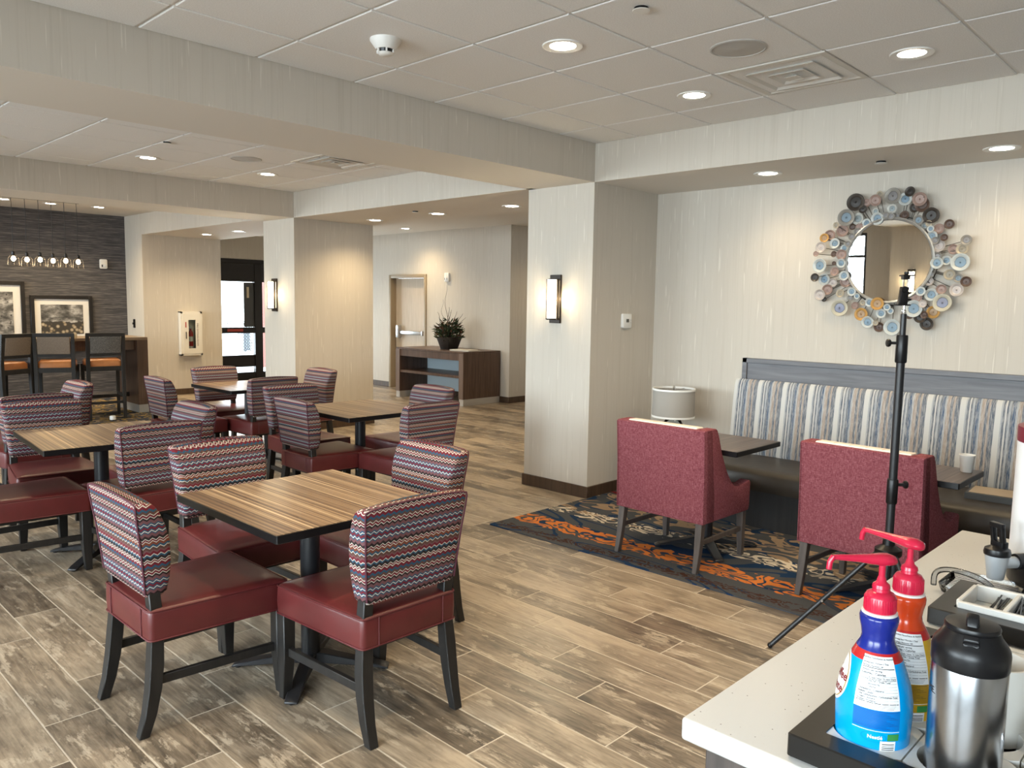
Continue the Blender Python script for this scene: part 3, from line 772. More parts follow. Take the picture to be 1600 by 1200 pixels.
# ================================================================== ceiling fixtures
def make_down(label):
    t = thing('downlight', label, 'light', group='round recessed downlights')
    MB().lathe([(.062,.006),(.066,-.003),(.098,-.006),(.101,-.002),(.101,.004)], 32, cap=False).build('trim_ring', M_WHITE, t, smooth=50)
    MB().lathe([(.001,-.001),(.064,-.001),(.064,.003),(.001,.003)], 28).build('lens', M_LENS, t)
    l = bpy.data.lights.new('downlight_lamp', 'SPOT'); l.energy = DOWN_W; l.color = WARM; l.spot_size = D(140); l.spot_blend = 1; l.shadow_soft_size = .06
    o = bpy.data.objects.new('lamp', l); COL.objects.link(o); o.parent = t; o.location = (0,0,-.03)
    return t
DL = [ # x, y, z, label
 (3.034, 2.630, CZ, 'recessed downlight in the front ceiling, left of the round speaker'),
 (4.245, 2.630, CZ, 'recessed downlight in the front ceiling, just left of the square air diffuser'),
 (4.255, 1.410, CZ, 'recessed downlight in the front ceiling, right of the square air diffuser'),
 (5.455, 2.741, SZ, 'recessed downlight in the alcove soffit, left of the mirror'),
 (5.470, 1.270, SZ, 'recessed downlight in the alcove soffit, right of the mirror'),
 (2.921, 7.460, CZ, 'recessed downlight in the middle ceiling, left of the small speaker'),
 (4.090, 7.440, CZ, 'recessed downlight in the middle ceiling, nearest the tan column'),
 (5.694, 7.833, SZ, 'recessed downlight in the lobby soffit, nearest the tan column'),
 (5.703, 6.696, SZ, 'recessed downlight in the lobby soffit, middle of its row of three'),
 (5.706, 5.567, SZ, 'recessed downlight in the lobby soffit, nearest the white pillar'),
 (8.400, 10.70, 2.82, 'recessed downlight deep in the lobby, close to the door wall'),
 (7.30, 9.30, 2.82, 'added unseen downlight in the lobby ceiling behind the soffit, toward the console'),  # lamp added out of sight to warm the lobby walls
 (7.30, 11.60, 2.82, 'added unseen downlight in the lobby ceiling behind the soffit, toward the door'),  # second added lamp, unseen, for more warm light in the lobby
 (3.009, 12.67, 2.90, 'recessed downlight over the bar at the left frame edge'),
 (3.595, 12.69, 2.90, 'recessed downlight over the bar, behind the pendant cords'),
 (4.200, 12.58, 2.90, 'recessed downlight over the bar, nearest the white wall strip'),
 (5.615, 12.13, 2.585, 'recessed downlight in the passage soffit, left of the pair'),
 (5.640, 11.13, 2.585, 'recessed downlight in the passage soffit, right of the pair'),
]
d0 = make_down(DL[0][3]); d0.location = DL[0][:3]
soft = None; strong = None
for x, y, z, lb in DL[1:]:
    t_ = dup(d0, (x, y, z), 0, lb)
    if 5.3 < x < 5.5 and z == SZ:      # dimmer lamps close to the mirror wall
        for c_ in t_.children:
            if c_.type == 'LIGHT':
                soft = soft or c_.data.copy(); soft.energy = DOWN_W*.38; c_.data = soft
    elif y > 5:                        # brighter lamps of the middle room, lobby and passage
        for c_ in t_.children:
            if c_.type == 'LIGHT':
                strong = strong or c_.data.copy(); strong.energy = DOWN_W*1.6; c_.data = strong
for x, y, z, lb in [(a, b, CZ, 'recessed downlight of the front ceiling, above the upper frame edge') for a, b in ((.6, 2.63), (1.82, 2.63), (1.82, 1.41), (3.034, 1.41))] + [
        (-1.2, 1.41, CZ, 'recessed downlight of the front ceiling, far left outside the frame'), (-1.2, 3.2, CZ, 'recessed downlight of the front ceiling by the left windows'),
        (1.70, 7.46, CZ, 'recessed downlight of the middle ceiling, left outside the frame'), (.4, 7.46, CZ, 'recessed downlight of the middle ceiling by the left windows'), (-.9, 5.6, CZ, 'recessed downlight of the middle ceiling near the mirrored pilaster'),
        (9.4, 7.7, 2.82, 'recessed downlight of the lobby, hidden by the white pillar')]:
    dup(d0, (x, y, z), 0, lb)

def diffuser(x, y, z, label):
    t = thing('air_diffuser', label, 'vent', (x, y, z), group='square ceiling air diffusers')
    mt = pmat('off_white_metal', (.60,.57,.52), .5)
    def sq(a, z): return [(-a,-a,z),(a,-a,z),(a,a,z),(-a,a,z)]
    MB().loft([sq(.29,.004), sq(.29,-.004), sq(.262,-.006), sq(.255,-.002), sq(.250,.008)], cap=False).build('frame', mt, t)
    MB().loft([sq(.262,.0085), sq(.262,.0088)]).build('throat', pmat('dark_duct', (.012,.011,.010), .8), t)
    for a in (.195, .105):
        MB().loft([sq(a,-.010), sq(a-.004,-.012), sq(a-.024,.004), sq(a-.020,.006)], cap=False).build('louver_ring', mt, t)
    MB().loft([sq(.042,-.016), sq(.038,-.018), sq(.006,.004)]).build('centre_cone', mt, t)
    mb = MB(); mb.box(-.21,-.006,.006,.21,.006,.010); mb.box(-.006,-.21,.006,.006,.21,.010); mb.build('cross_bar', mt, t)
    return t
df = diffuser(4.235, 2.005, CZ, 'square air diffuser in the front ceiling beside the round speaker')
dup(df, (4.14, 6.30, CZ), 0, 'square air diffuser in the middle ceiling, half behind the beam')
M_SPK = pmat('light_grey_grille', (.47,.455,.43), .7)
def speaker(x, y, z, label, r=.125):
    t = thing('ceiling_speaker', label, 'speaker', (x, y, z), group='round ceiling speakers')
    MB().lathe([(r+.014,.003),(r+.012,-.003),(r+.002,-.006),(r,-.003)], 40, cap=False).build('trim_ring', M_SPK, t, smooth=40)
    MB().lathe([(.006,-.006),(.012,-.005),(r,-.003),(r,.003),(.001,.003)], 40).build('grille', M_SPK, t, smooth=60)
    return t
s0 = speaker(3.630, 2.010, CZ, 'round speaker in the front ceiling, left of the square air diffuser')
dup(s0, (3.528, 6.80, CZ), 0, 'round speaker in the middle ceiling, left of the far air diffuser')
sm = thing('smoke_detector', 'white smoke detector hanging under the front ceiling', 'smoke detector', (2.40, 3.215, CZ))
MB().lathe([(.075,.002),(.075,-.008),(.048,-.045),(.046,-.048)], 32).build('base', M_WHITE, sm, smooth=50)
MB().lathe([(.040,-.046),(.036,-.062)], 16).build('sensor_slots', M_BLKPL, sm)
MB().lathe([(.036,-.062),(.038,-.064),(.030,-.074),(.002,-.076)], 24).build('cap', M_WHITE, sm, smooth=50)
mb = MB()
for k in range(6): mb.box(.035,-.004,-.064,.044,.004,-.046); mb.xf(Matrix.Rotation(PI/3, 4, 'Z'))
mb.build('fin', M_WHITE, sm)
def spr(x, y, z, label):
    t = thing('sprinkler_cover', label, 'sprinkler', (x, y, z), group='round sprinkler covers')
    MB().lathe([(.038,-.012),(.036,-.014),(.002,-.014)], 28).build('cover_plate', M_WHITE, t, smooth=40)
    MB().lathe([(.030,.002),(.030,-.011)], 20).build('collar', M_BLKPL, t)
    return t
p0 = spr(2.877, 2.057, CZ, 'white round sprinkler cover at the top edge of the front ceiling')
dup(p0, (5.464, 1.958, SZ), 0, 'white round sprinkler cover in the alcove soffit above the mirror')
dup(p0, (2.742, 6.60, CZ), 0, 'white round sprinkler cover in the middle ceiling near a downlight')
dup(p0, (5.401, 6.709, SZ), 0, 'white round sprinkler cover in the lobby soffit')
dup(p0, (3.72, 12.0, 2.90), 0, 'white round sprinkler cover over the bar')

# ================================================================== things on the walls
def sconce(label):     # back plate against the plane x = 0, light towards -x
    t = thing('wall_sconce', label, 'wall lamp', group='upright framed wall sconces')
    MB().box(-.022,-.066,-.200,-.001,.052,.200).build('back_plate', M_BRONZE, t, bevel=.003, seg=1)
    mb = MB(); n = 9
    o = [(-.030-.062*math.sin(PI*(i+.0)/(n-1)), .052-.104*i/(n-1)) for i in range(n)]
    mb.loft([[(x,y,z) for x, y in o] for z in (-.158,.158)], cap=True)
    mb.build('diffuser', M_SCONCE, t, smooth=50)
    mb = MB()
    for z0, z1 in ((-.172,-.158),(.158,.166)): mb.loft([[(x*1.05,y*1.08,z) for x, y in o]+[(-.02,-.058,z),(-.02,.058,z)] for z in (z0,z1)])
    for y, x in ((.052,-.040),(-.052,-.040)): mb.box(x-.012,y-.006,-.17,x+.012,y+.006,.162)
    for y in (.018,): mb.box(-.098,y-.004,-.17,-.088,y+.004,.162)
    mb.build('frame', M_BRONZE, t)
    l2 = bpy.data.lights.new('sconce_glow', 'POINT'); l2.energy = 1.0; l2.color = (1,.76,.42); l2.shadow_soft_size = 0
    for dy in (-.10, .085):
        o3 = bpy.data.objects.new('lamp', l2); COL.objects.link(o3); o3.parent = t; o3.location = (-.055, dy, 0)
    return t
k0 = sconce('lit bronze wall sconce on the white pillar in the middle'); k0.location = (5.0, 4.350, 1.628)
dup(k0, (4.95, 8.865, 1.645), 0, 'lit bronze wall sconce on the far column beside the entrance')
dup(k0, (-2.1, 4.33, 1.66), PI, 'lit bronze wall sconce on the far pilaster, seen in the mirror')

th = thing('thermostat', 'white square thermostat on the pillar side beside the alcove', 'thermostat', (5.463, 3.97, 1.455))
MB().loft([[(x,-.001,z) for x, z, _ in rrect(-.062,-.060,.062,.060,.012,3)], [(x,-.022,z) for x, z, _ in rrect(-.062,-.060,.062,.060,.012,3)], [(x,-.026,z) for x, z, _ in rrect(-.056,-.054,.056,.054,.010,3)]]).build('housing', M_WHITE, th, smooth=40)
MB().box(-.020,-.028,-.012,.016,-.0255,.016).build('screen', pmat('dark_lcd', (.06,.065,.055), .3), th)
mb = MB(); mb.box(.036,-.029,0,.044,-.0255,.012); mb.box(.036,-.029,-.02,.044,-.0255,-.008); mb.build('button', pmat('grey_button', (.5,.5,.48), .5), th)

def strobe(label):     # on a plane x = 0, facing -x
    t = thing('fire_strobe', label, 'alarm', group='white wall fire strobes')
    MB().loft([[(-.001,y,z) for y, z, _ in rrect(-.055,-.075,.055,.075,.02,3)], [(-.035,y,z) for y, z, _ in rrect(-.055,-.075,.055,.075,.02,3)], [(-.042,y,z) for y, z, _ in rrect(-.045,-.065,.045,.065,.02,3)]]).build('housing', M_WHITE, t, smooth=40)
    MB().box(-.060,-.030,-.048,-.040,.018,-.008).build('flash_lens', pmat('clear_strobe_lens', (.75,.78,.8), .15), t, bevel=.004)
    MB().box(-.052,.020,-.048,-.040,.036,-.012).build('horn', pmat('dark_horn_slots', (.06,.05,.05), .5), t)
    return t
q0 = strobe('white fire strobe on the charcoal bar wall beside the pendants'); q0.location = (4.600, 13.68, 2.118); q0.rotation_euler = (0, 0, PI/2)
dup(q0, (8.96, 10.241, 2.02), 0, 'white fire strobe on the lobby wall above the potted plant')
sw = thing('wall_switch', 'small black device on the white wall strip right of the bar', 'switch', (4.95, 13.37, 1.17))
MB().box(-.018,-.03,-.07,-.001,.03,.07).build('housing', M_BLKPL, sw, bevel=.004); MB().box(-.026,-.012,-.018,-.017,.045,.012).build('lever', M_BLKPL, sw, bevel=.003)

# fire extinguisher cabinet, on the plane y = 12.98 facing -Y
fc = thing('extinguisher_cabinet', 'white wall cabinet with a red extinguisher behind its narrow window', 'cabinet', (5.672, 12.98, 1.012))
M_CAB = pmat('white_enamel', (.74,.71,.64), .35)
w, h = .178, .362
mb = MB(); mb.box(-w,-.09,-h,-w+.02,0,h); mb.box(w-.02,-.09,-h,w,0,h); mb.box(-w,-.09,h-.02,w,0,h); mb.box(-w,-.09,-h,w,0,-h+.02); mb.box(-w,-.004,-h,w,0,h)
mb.build('box', M_CAB, fc, bevel=.003, seg=1)
mb = MB(); X0, X1, Z0, Z1 = -.055, .062, -.245, .225
mb.box(-w+.03,-.105,-h+.03,X0,-.09,h-.03); mb.box(X1,-.105,-h+.03,w-.03,-.09,h-.03); mb.box(X0,-.105,Z1,X1,-.09,h-.03); mb.box(X0,-.105,-h+.03,X1,-.09,Z0)
mb.box(-w,-.098,-h,-w+.03,-.088,h); mb.box(w-.03,-.098,-h,w,-.088,h); mb.box(-w,-.098,h-.03,w,-.088,h); mb.box(-w,-.098,-h,w,-.088,-h+.03)
dr = mb.build('door', M_CAB, fc)
MB().box(X0,-.099,Z0,X1,-.096,Z1).build('pane', M_PANE, dr)
MB().box(-.105,-.120,-.085,-.092,-.105,.03).build('handle', pmat('dark_pull_handle', (.05,.05,.05), .4), dr, bevel=.003)
MB().box(-.108,-.107,.10,-.092,-.1045,.19).build('red_marker', pmat('red_marker_paint', (.35,.02,.015), .5), dr)
V, F = text2d('FIRE EXTINGUISHER', .034)
mb = MB().add([(.093+v.y, -.1065, -v.x*1.25-.02) for v in V], F); mb.build('lettering', pmat('dark_red_lettering', (.09,.03,.035), .6), dr)
ex = thing('fire_extinguisher', 'red fire extinguisher standing inside the white wall cabinet', 'extinguisher', (5.675, 12.933, .672))
MB().lathe([(.036,0),(.038,.01),(.038,.34),(.03,.37),(.014,.39),(.014,.42)], 20).build('cylinder', pmat('red_cylinder_paint', (.40,.012,.012), .3), ex, smooth=50)
MB().lathe([(.0385,.21),(.0385,.29)], 20, cap=False).build('label', pmat('white_label_sheet', (.75,.75,.72), .5), ex)
MB().lathe([(.0387,.10),(.0387,.13)], 20, cap=False).build('band', pmat('white_band', (.75,.74,.72), .5), ex)
mb = MB().box(-.012,-.012,.42,.012,.012,.45); mb.bar((.0,0,.45),(-.035,-.005,.475),.014,.008); mb.bar((0,0,.44),(-.03,-.005,.43),.014,.006); mb.build('valve', M_STEEL, ex)

# ================================================================== lobby console with plant
cs = thing('console_table', 'dark walnut console with a low shelf and daylight painted blue at its back, in the lobby', 'console', (8.14, 8.93, 0))
L, Dp, H = 1.68, .80, .835
MB().box(0,0,H-.03,Dp,L,H).build('top', M_WALNUT, cs, bevel=.003, seg=1)
for y in (0, L-.10):
    p = MB().box(0,y,.10,Dp,y+.10,H-.03).build('side_panel', M_WALNUT, cs, bevel=.002, seg=1)
    MB().box(.003,y+.002,0,Dp-.003,y+.098,.10).build('plinth', pmat('brushed_nickel_plinth', (.5,.47,.43), .45, .3), p)
    MB().box(-.006,y,.10,.001,y+.10,H-.03).build('front_edge', wood('lighter_walnut_edge', (.13,.085,.062), (.19,.13,.10), .45), p)
MB().box(.01,.10,H-.14,.05,L-.10,H-.03).build('apron', M_WALNUT, cs)
MB().box(.01,.10,.42,.60,L-.10,.46).build('shelf', M_WALNUT, cs)
MB().box(.60,.10,.12,.63,L-.10,H-.03).build('back_panel', pmat('pale_blue_back_panel', (.50,.60,.66), .6), cs)  # sheet standing in for the wall behind, blue daylight painted into its colour
pp = thing('potted_arrangement', 'dark pot of mixed foliage with tall curly twigs on the console', 'plant', (8.46, 9.63, H))
MB().loft([at(rrect(-.10,-.10,.10,.10,.015,2),0), at(rrect(-.155,-.155,.155,.155,.02,2),.20), at(rrect(-.14,-.14,.14,.14,.02,2),.20), at(rrect(-.13,-.13,.13,.13,.02,2),.17)]).build('pot', pmat('black_glazed_pot', (.016,.014,.013), .3), pp, smooth=30)
R = random.Random(11)
GR = [pmat('dark_leaf_green', (.022,.038,.016), .6), pmat('olive_leaf_green', (.06,.075,.03), .6), pmat('rust_leaf', (.14,.055,.03), .6)]
lv = [MB(), MB(), MB()]
def leaf(mb, p, d, l, w):
    d = Vector(d).normalized(); s = d.cross(Vector((0,0,1)));
    if s.length < .1: s = Vector((1,0,0))
    s.normalize(); u = s.cross(d); p = Vector(p)
    mb.add([p, p+d*l*.4+s*w+u*.006, p+d*l, p+d*l*.4-s*w+u*.006, p+d*l*.45-u*.008], [(0,1,4),(1,2,4),(2,3,4),(3,0,4)])
for i in range(420):
    a = R.random()*2*PI; rr_ = .02+.17*math.sqrt(R.random()); z = .17+R.random()*.34*(1.12-rr_*3.4)
    p = (rr_*math.cos(a), rr_*math.sin(a), z); d = (math.cos(a)*.8+R.uniform(-.4,.4), math.sin(a)*.8+R.uniform(-.4,.4), R.uniform(-.2,1.1))
    leaf(lv[R.choice((0,0,0,1,1,2))], p, d, R.uniform(.07,.13), R.uniform(.014,.027))
for m_, g in zip(lv, GR): tag(m_.build('foliage', g, pp), kind='stuff')
tw = MB()
def twig(a, lean, hgt, curl, r=.004):
    pts = []; n = 14
    for i in range(n):
        q = i/(n-1); x = lean*q+curl*math.sin(q*9+a)*.35*q; y = lean*.4*q*math.cos(a)+curl*math.cos(q*8+a*2)*.35*q
        pts.append((x*math.cos(a)-y*math.sin(a), x*math.sin(a)+y*math.cos(a), .18+hgt*q))
    tw.tube(pts, [r*(1-.75*i/(n-1)) for i in range(n)], 5)
for a, l, hg, c, r_ in ((1.9,.10,.85,.22,.0055),(2.2,.16,.62,.18,.005),(1.2,.05,.50,.08,.010),(.3,.10,.46,.06,.009),(2.6,.20,.42,.06,.009),(-.8,.20,.40,.05,.009),(-1.2,.26,.34,.04,.008),(4.2,.15,.30,.05,.006),(2.4,.34,.18,.05,.004),(0.9,.02,.42,.08,.008),(-.4,.14,.44,.05,.008)):
    twig(a, l, hg, c, r_)
tag(tw.build('twigs', pmat('brown_twig_bark', (.05,.035,.025), .8), pp, smooth=60), kind='stuff')
br = thing('newspaper_stack', 'folded papers lying on the console right of the plant', 'papers', (8.38, 9.17, H), D(8))
MB().box(-.15,-.20,0,.15,.18,.012).build('lower_paper', pmat('grey_newsprint', (.50,.48,.44), .8), br, bevel=.002, seg=1)
MB().box(-.13,-.17,.012,.13,.20,.022).build('upper_paper', pmat('pale_newsprint', (.62,.60,.56), .8), br, bevel=.002, seg=1)

# ================================================================== bar, stools, pendants, pictures
bt = thing('communal_bar_table', 'tall dark wood bar table with a thick end panel before the charcoal wall', 'bar', (4.31, 11.20, .006))
MB().box(-4.6,0,1.002,0,.72,1.040).build('tabletop', laminate('tan_bar_laminate', [(.3,(.20,.14,.09)),(.7,(.34,.25,.16))], 'y'), bt, bevel=.003, seg=1)
for x in (-.145, -4.6):
    MB().box(x,.0,.11,x+.145,.72,1.002).build('end_panel', M_WALNUT, bt, bevel=.002, seg=1); MB().box(x+.006,.004,0,x+.139,.716,.11).build('plinth', pmat('pale_metal_plinth', (.42,.40,.37), .4, .3), bt)
MB().box(-4.5,.06,.87,-.145,.09,1.002).build('apron', M_WALNUT, bt); MB().box(-4.5,.63,.87,-.145,.66,1.002).build('apron', M_WALNUT, bt)
MB().box(-4.5,.33,.20,-.145,.39,.26).build('foot_rail', M_BLACKW, bt)
def make_stool(label, fab):
    t = thing('bar_stool', label, 'stool', group='bar stools at the tall bar table')
    w = .205
    for s in (-1, 1):
        P = [(s*w,-.235,0,.038),(s*w,-.205,.5,.044),(s*w,-.20,.76,.046),(s*(w+.004),-.235,1.115,.040)]
        MB().loft([[(x-q/2,y-q/2,z),(x+q/2,y-q/2,z),(x+q/2,y+q/2,z),(x-q/2,y+q/2,z)] for x, y, z, q in P]).build('leg', M_BLACKW, t, bevel=.003, seg=1)
        P = [(s*(w+.005),.215,0,.036),(s*(w+.005),.205,.70,.044)]
        MB().loft([[(x-q/2,y-q/2,z),(x+q/2,y-q/2,z),(x+q/2,y+q/2,z),(x-q/2,y+q/2,z)] for x, y, z, q in P]).build('leg', M_BLACKW, t, bevel=.003, seg=1)
        MB().bar((s*w,-.215,.30),(s*w,.205,.30),.022,.034).build('stretcher', M_BLACKW, t); MB().bar((s*w,-.2,.66),(s*w,.2,.66),.03,.07).build('seat_rail', M_BLACKW, t)
    MB().bar((-w,-.215,.22),(w,-.215,.22),.022,.034).build('stretcher', M_BLACKW, t)
    MB().bar((-w,.205,.30),(w,.205,.30),.022,.034).build('foot_rest', M_STEEL, t)
    MB().bar((-w,-.2,.66),(w,-.2,.66),.03,.06).build('seat_rail', M_BLACKW, t)
    MB().bar((-w-.022,-.236,1.10),(w+.022,-.236,1.10),.04,.045).build('top_rail', M_BLACKW, t, bevel=.003, seg=1)
    MB().bar((-w,-.212,.842),(w,-.212,.842),.03,.03).build('lower_rail', M_BLACKW, t)
    MB().loft([at(rpoly([(-.19,-.185),(.19,-.185),(.215,.225),(-.215,.225)],.03),z) for z in (.69,.75)]+[at(rpoly([(-.17,-.165),(.17,-.165),(.195,.205),(-.195,.205)],.03),.775)]).build('seat', M_ORANGE, t, smooth=50)
    MB().hexa([(-w+.026,-.236,.862),(w-.026,-.236,.862),(w-.026,-.188,.862),(-w+.026,-.188,.862)],[(-w+.028,-.262,1.078),(w-.028,-.262,1.078),(w-.028,-.212,1.078),(-w+.028,-.212,1.078)]).build('back_pad', fab, t, bevel=.008)
    return t
ST = [(3.665,11.03,-9,'bar stool with grey tweed back nearest the end panel of the bar',M_GREYT),(3.145,11.12,-22,'bar stool with plain taupe back, turned right, second from the bar end',M_TAUPE),(2.55,11.10,29,'bar stool with brownish grey back at the left frame edge',M_TAUPE)]
for x, y, a, lb, fb_ in ST:
    s = make_stool(lb, fb_); s.location = (x, y, .006); s.rotation_euler = (0,0,D(a))
bx = thing('table_tent_box', 'small tan box standing on the bar between two stools', 'box', (3.41, 11.33, 1.046), D(-20))
MB().box(-.045,-.03,0,.045,.03,.055).build('body', pmat('tan_card', (.45,.33,.17), .7), bx, bevel=.002, seg=1)
MB().box(-.046,-.031,.045,.046,.031,.058).build('lid', pmat('tan_card_lid', (.52,.40,.23), .7), bx)
pl = thing('power_plug', 'white round plug on its black cord lying on the floor under the bar end', 'plug', (3.637, 10.66, .006), 0)
MB().lathe([(.03,.012),(.036,.016),(.036,.060),(.028,.066)], 20).build('housing', M_WHITE, pl, smooth=50)
mb = MB(); mb.tube([(.03,.02,.03),(.10,.10,.02),(.18,.14,.012),(.27,.13,.01),(.33,.10,.006),(.345,.20,.006)], .006, 6); mb.lathe([(.02,0),(.02,.013)], 10); mb.build('cord', M_BLKPL, pl, smooth=60)

pn = thing('cage_pendant', 'black linear pendant of six caged bulbs hanging over the bar', 'pendant lamp', (2.62, 11.3, 2.90))
MB().box(.05,-.014,-.118,.91,.014,-.092).build('canopy_bar', M_BLACK, pn)
for x in (.12, .48, .84): MB().lathe([(.006,-.09),(.006,0)], 8, (x,0,0)).build('stem', M_BLACK, pn)
M_BULB = emit('warm_bulb', (1,.74,.45), 14.0)
M_CAGE = pmat('black_wire', (.012,.012,.012), .4)
for k in range(6):
    x = .143+.147*k; zc = -.865-.006*(k % 2)
    mb = MB(); mb.tube([(x,0,-.10),(x+.004,0,-.4),(x-.003,0,-.65),(x,0,zc+.10)], .0035, 6); mb.build('cord', M_BLACK, pn)
    MB().lathe([(.012,.10),(.022,.09),(.022,.05),(.028,.045)], 14, (x,0,zc)).build('socket', M_BLACK, pn)
    MB().sphere((x,0,zc+.008), .027, 14, 10, 0, 1.2).build('bulb', M_BULB, pn, smooth=60)
    cg = MB(); n = 10
    for q in range(n):
        a = 2*PI*q/n; ca, sa = math.cos(a), math.sin(a)
        cg.tube([(x+.022*ca,.022*sa,zc+.06),(x+.058*ca,.058*sa,zc+.02),(x+.066*ca,.066*sa,zc-.075)], .0016, 4)
    for rr_, z in ((.066,-.075),(.060,.015),(.064,-.035)): cg.tube([(x+rr_*math.cos(2*PI*q/18),rr_*math.sin(2*PI*q/18),zc+z) for q in range(18)], .0018, 4, closed=True)
    cg.build('wire_cage', M_CAGE, pn)
    l = bpy.data.lights.new('pendant_lamp', 'POINT'); l.energy = 3; l.color = (1,.68,.36); l.shadow_soft_size = .035
    o = bpy.data.objects.new('lamp', l); COL.objects.link(o); o.parent = pn; o.location = (x, 0, zc-.05)

def photo_mat(name, seed, wheels):
    m = pmat(name, (.3,.3,.3), .4); t = NT(m); o = t.vadd(t.obj(), (seed, 0, 0))
    n = t.noise(t.scale(o, 5, 1, 9), 1, 4, .6); v = t.n('TexVoronoi', Vector=t.scale(o, 16, 1, 16), Scale=1.0).outputs['Distance']; x, y, z = t.xyz(t.obj())
    g = t.ramp(n, [(.32, (.02,.02,.02)), (.45, (.10,.098,.095)), (.55, (.26,.255,.25)), (.68, (.62,.61,.60))])
    if wheels:
        logs = t.ramp(v, [(.0, (.66,.60,.50)), (.35, (.30,.24,.16)), (.5, (.05,.045,.04))])
        c = t.mix(t.math('LESS_THAN', t.math('ADD', z, t.math('MULTIPLY', n, .12)), .03), g, logs)
    else:
        c = t.mix(t.math('LESS_THAN', v, .22), g, (.06,.06,.06))
    t.color(c); return m
def picture(label, x0, x1, z0, z1, b, mt, ph):
    cx, cz = (x0+x1)/2, (z0+z1)/2; w, h = (x1-x0)/2, (z1-z0)/2
    t = thing('framed_photograph', label, 'picture', (cx, 13.68, cz), group='black framed photographs on the charcoal wall')
    mb = MB(); mb.box(-w,-.045,-h,-w+b,-.002,h); mb.box(w-b,-.045,-h,w,-.002,h); mb.box(-w+b,-.045,h-b,w-b,-.002,h); mb.box(-w+b,-.045,-h,w-b,-.002,-h+b)
    mb.build('frame', pmat('black_picture_frame', (.012,.010,.010), .35), t, bevel=.003, seg=1)
    MB().box(-w+b,-.020,-h+b,w-b,-.012,h-b).build('mat_board', pmat('white_mat_board', (.74,.73,.71), .8), t)
    MB().box(-w+b+mt,-.024,-h+b+mt,w-b-mt,-.019,h-b-mt).build('photo', ph, t)
picture('framed photograph of stacked logs before dark rooms, right of the pair', 3.530, 4.410, .86, 1.60, .055, .085, photo_mat('log_pile_photo', 3.1, True))
picture('taller framed black and white photograph at the left frame edge', 2.62, 3.462, .86, 1.80, .055, .10, photo_mat('machinery_photo', 8.4, False))
lg = thing('picture_ledge', 'low dark ledge along the charcoal wall under the framed photographs', 'shelf', (0, 13.68, .834))
MB().box(-2.5,-.16,0,4.92,-.001,.025).build('board', M_WALNUT, lg)
mb = MB()
for x in (-2, -.5, 1, 2.5, 4): mb.box(x,-.14,-.10,x+.03,-.001,0)
mb.build('bracket', M_WALNUT, lg)
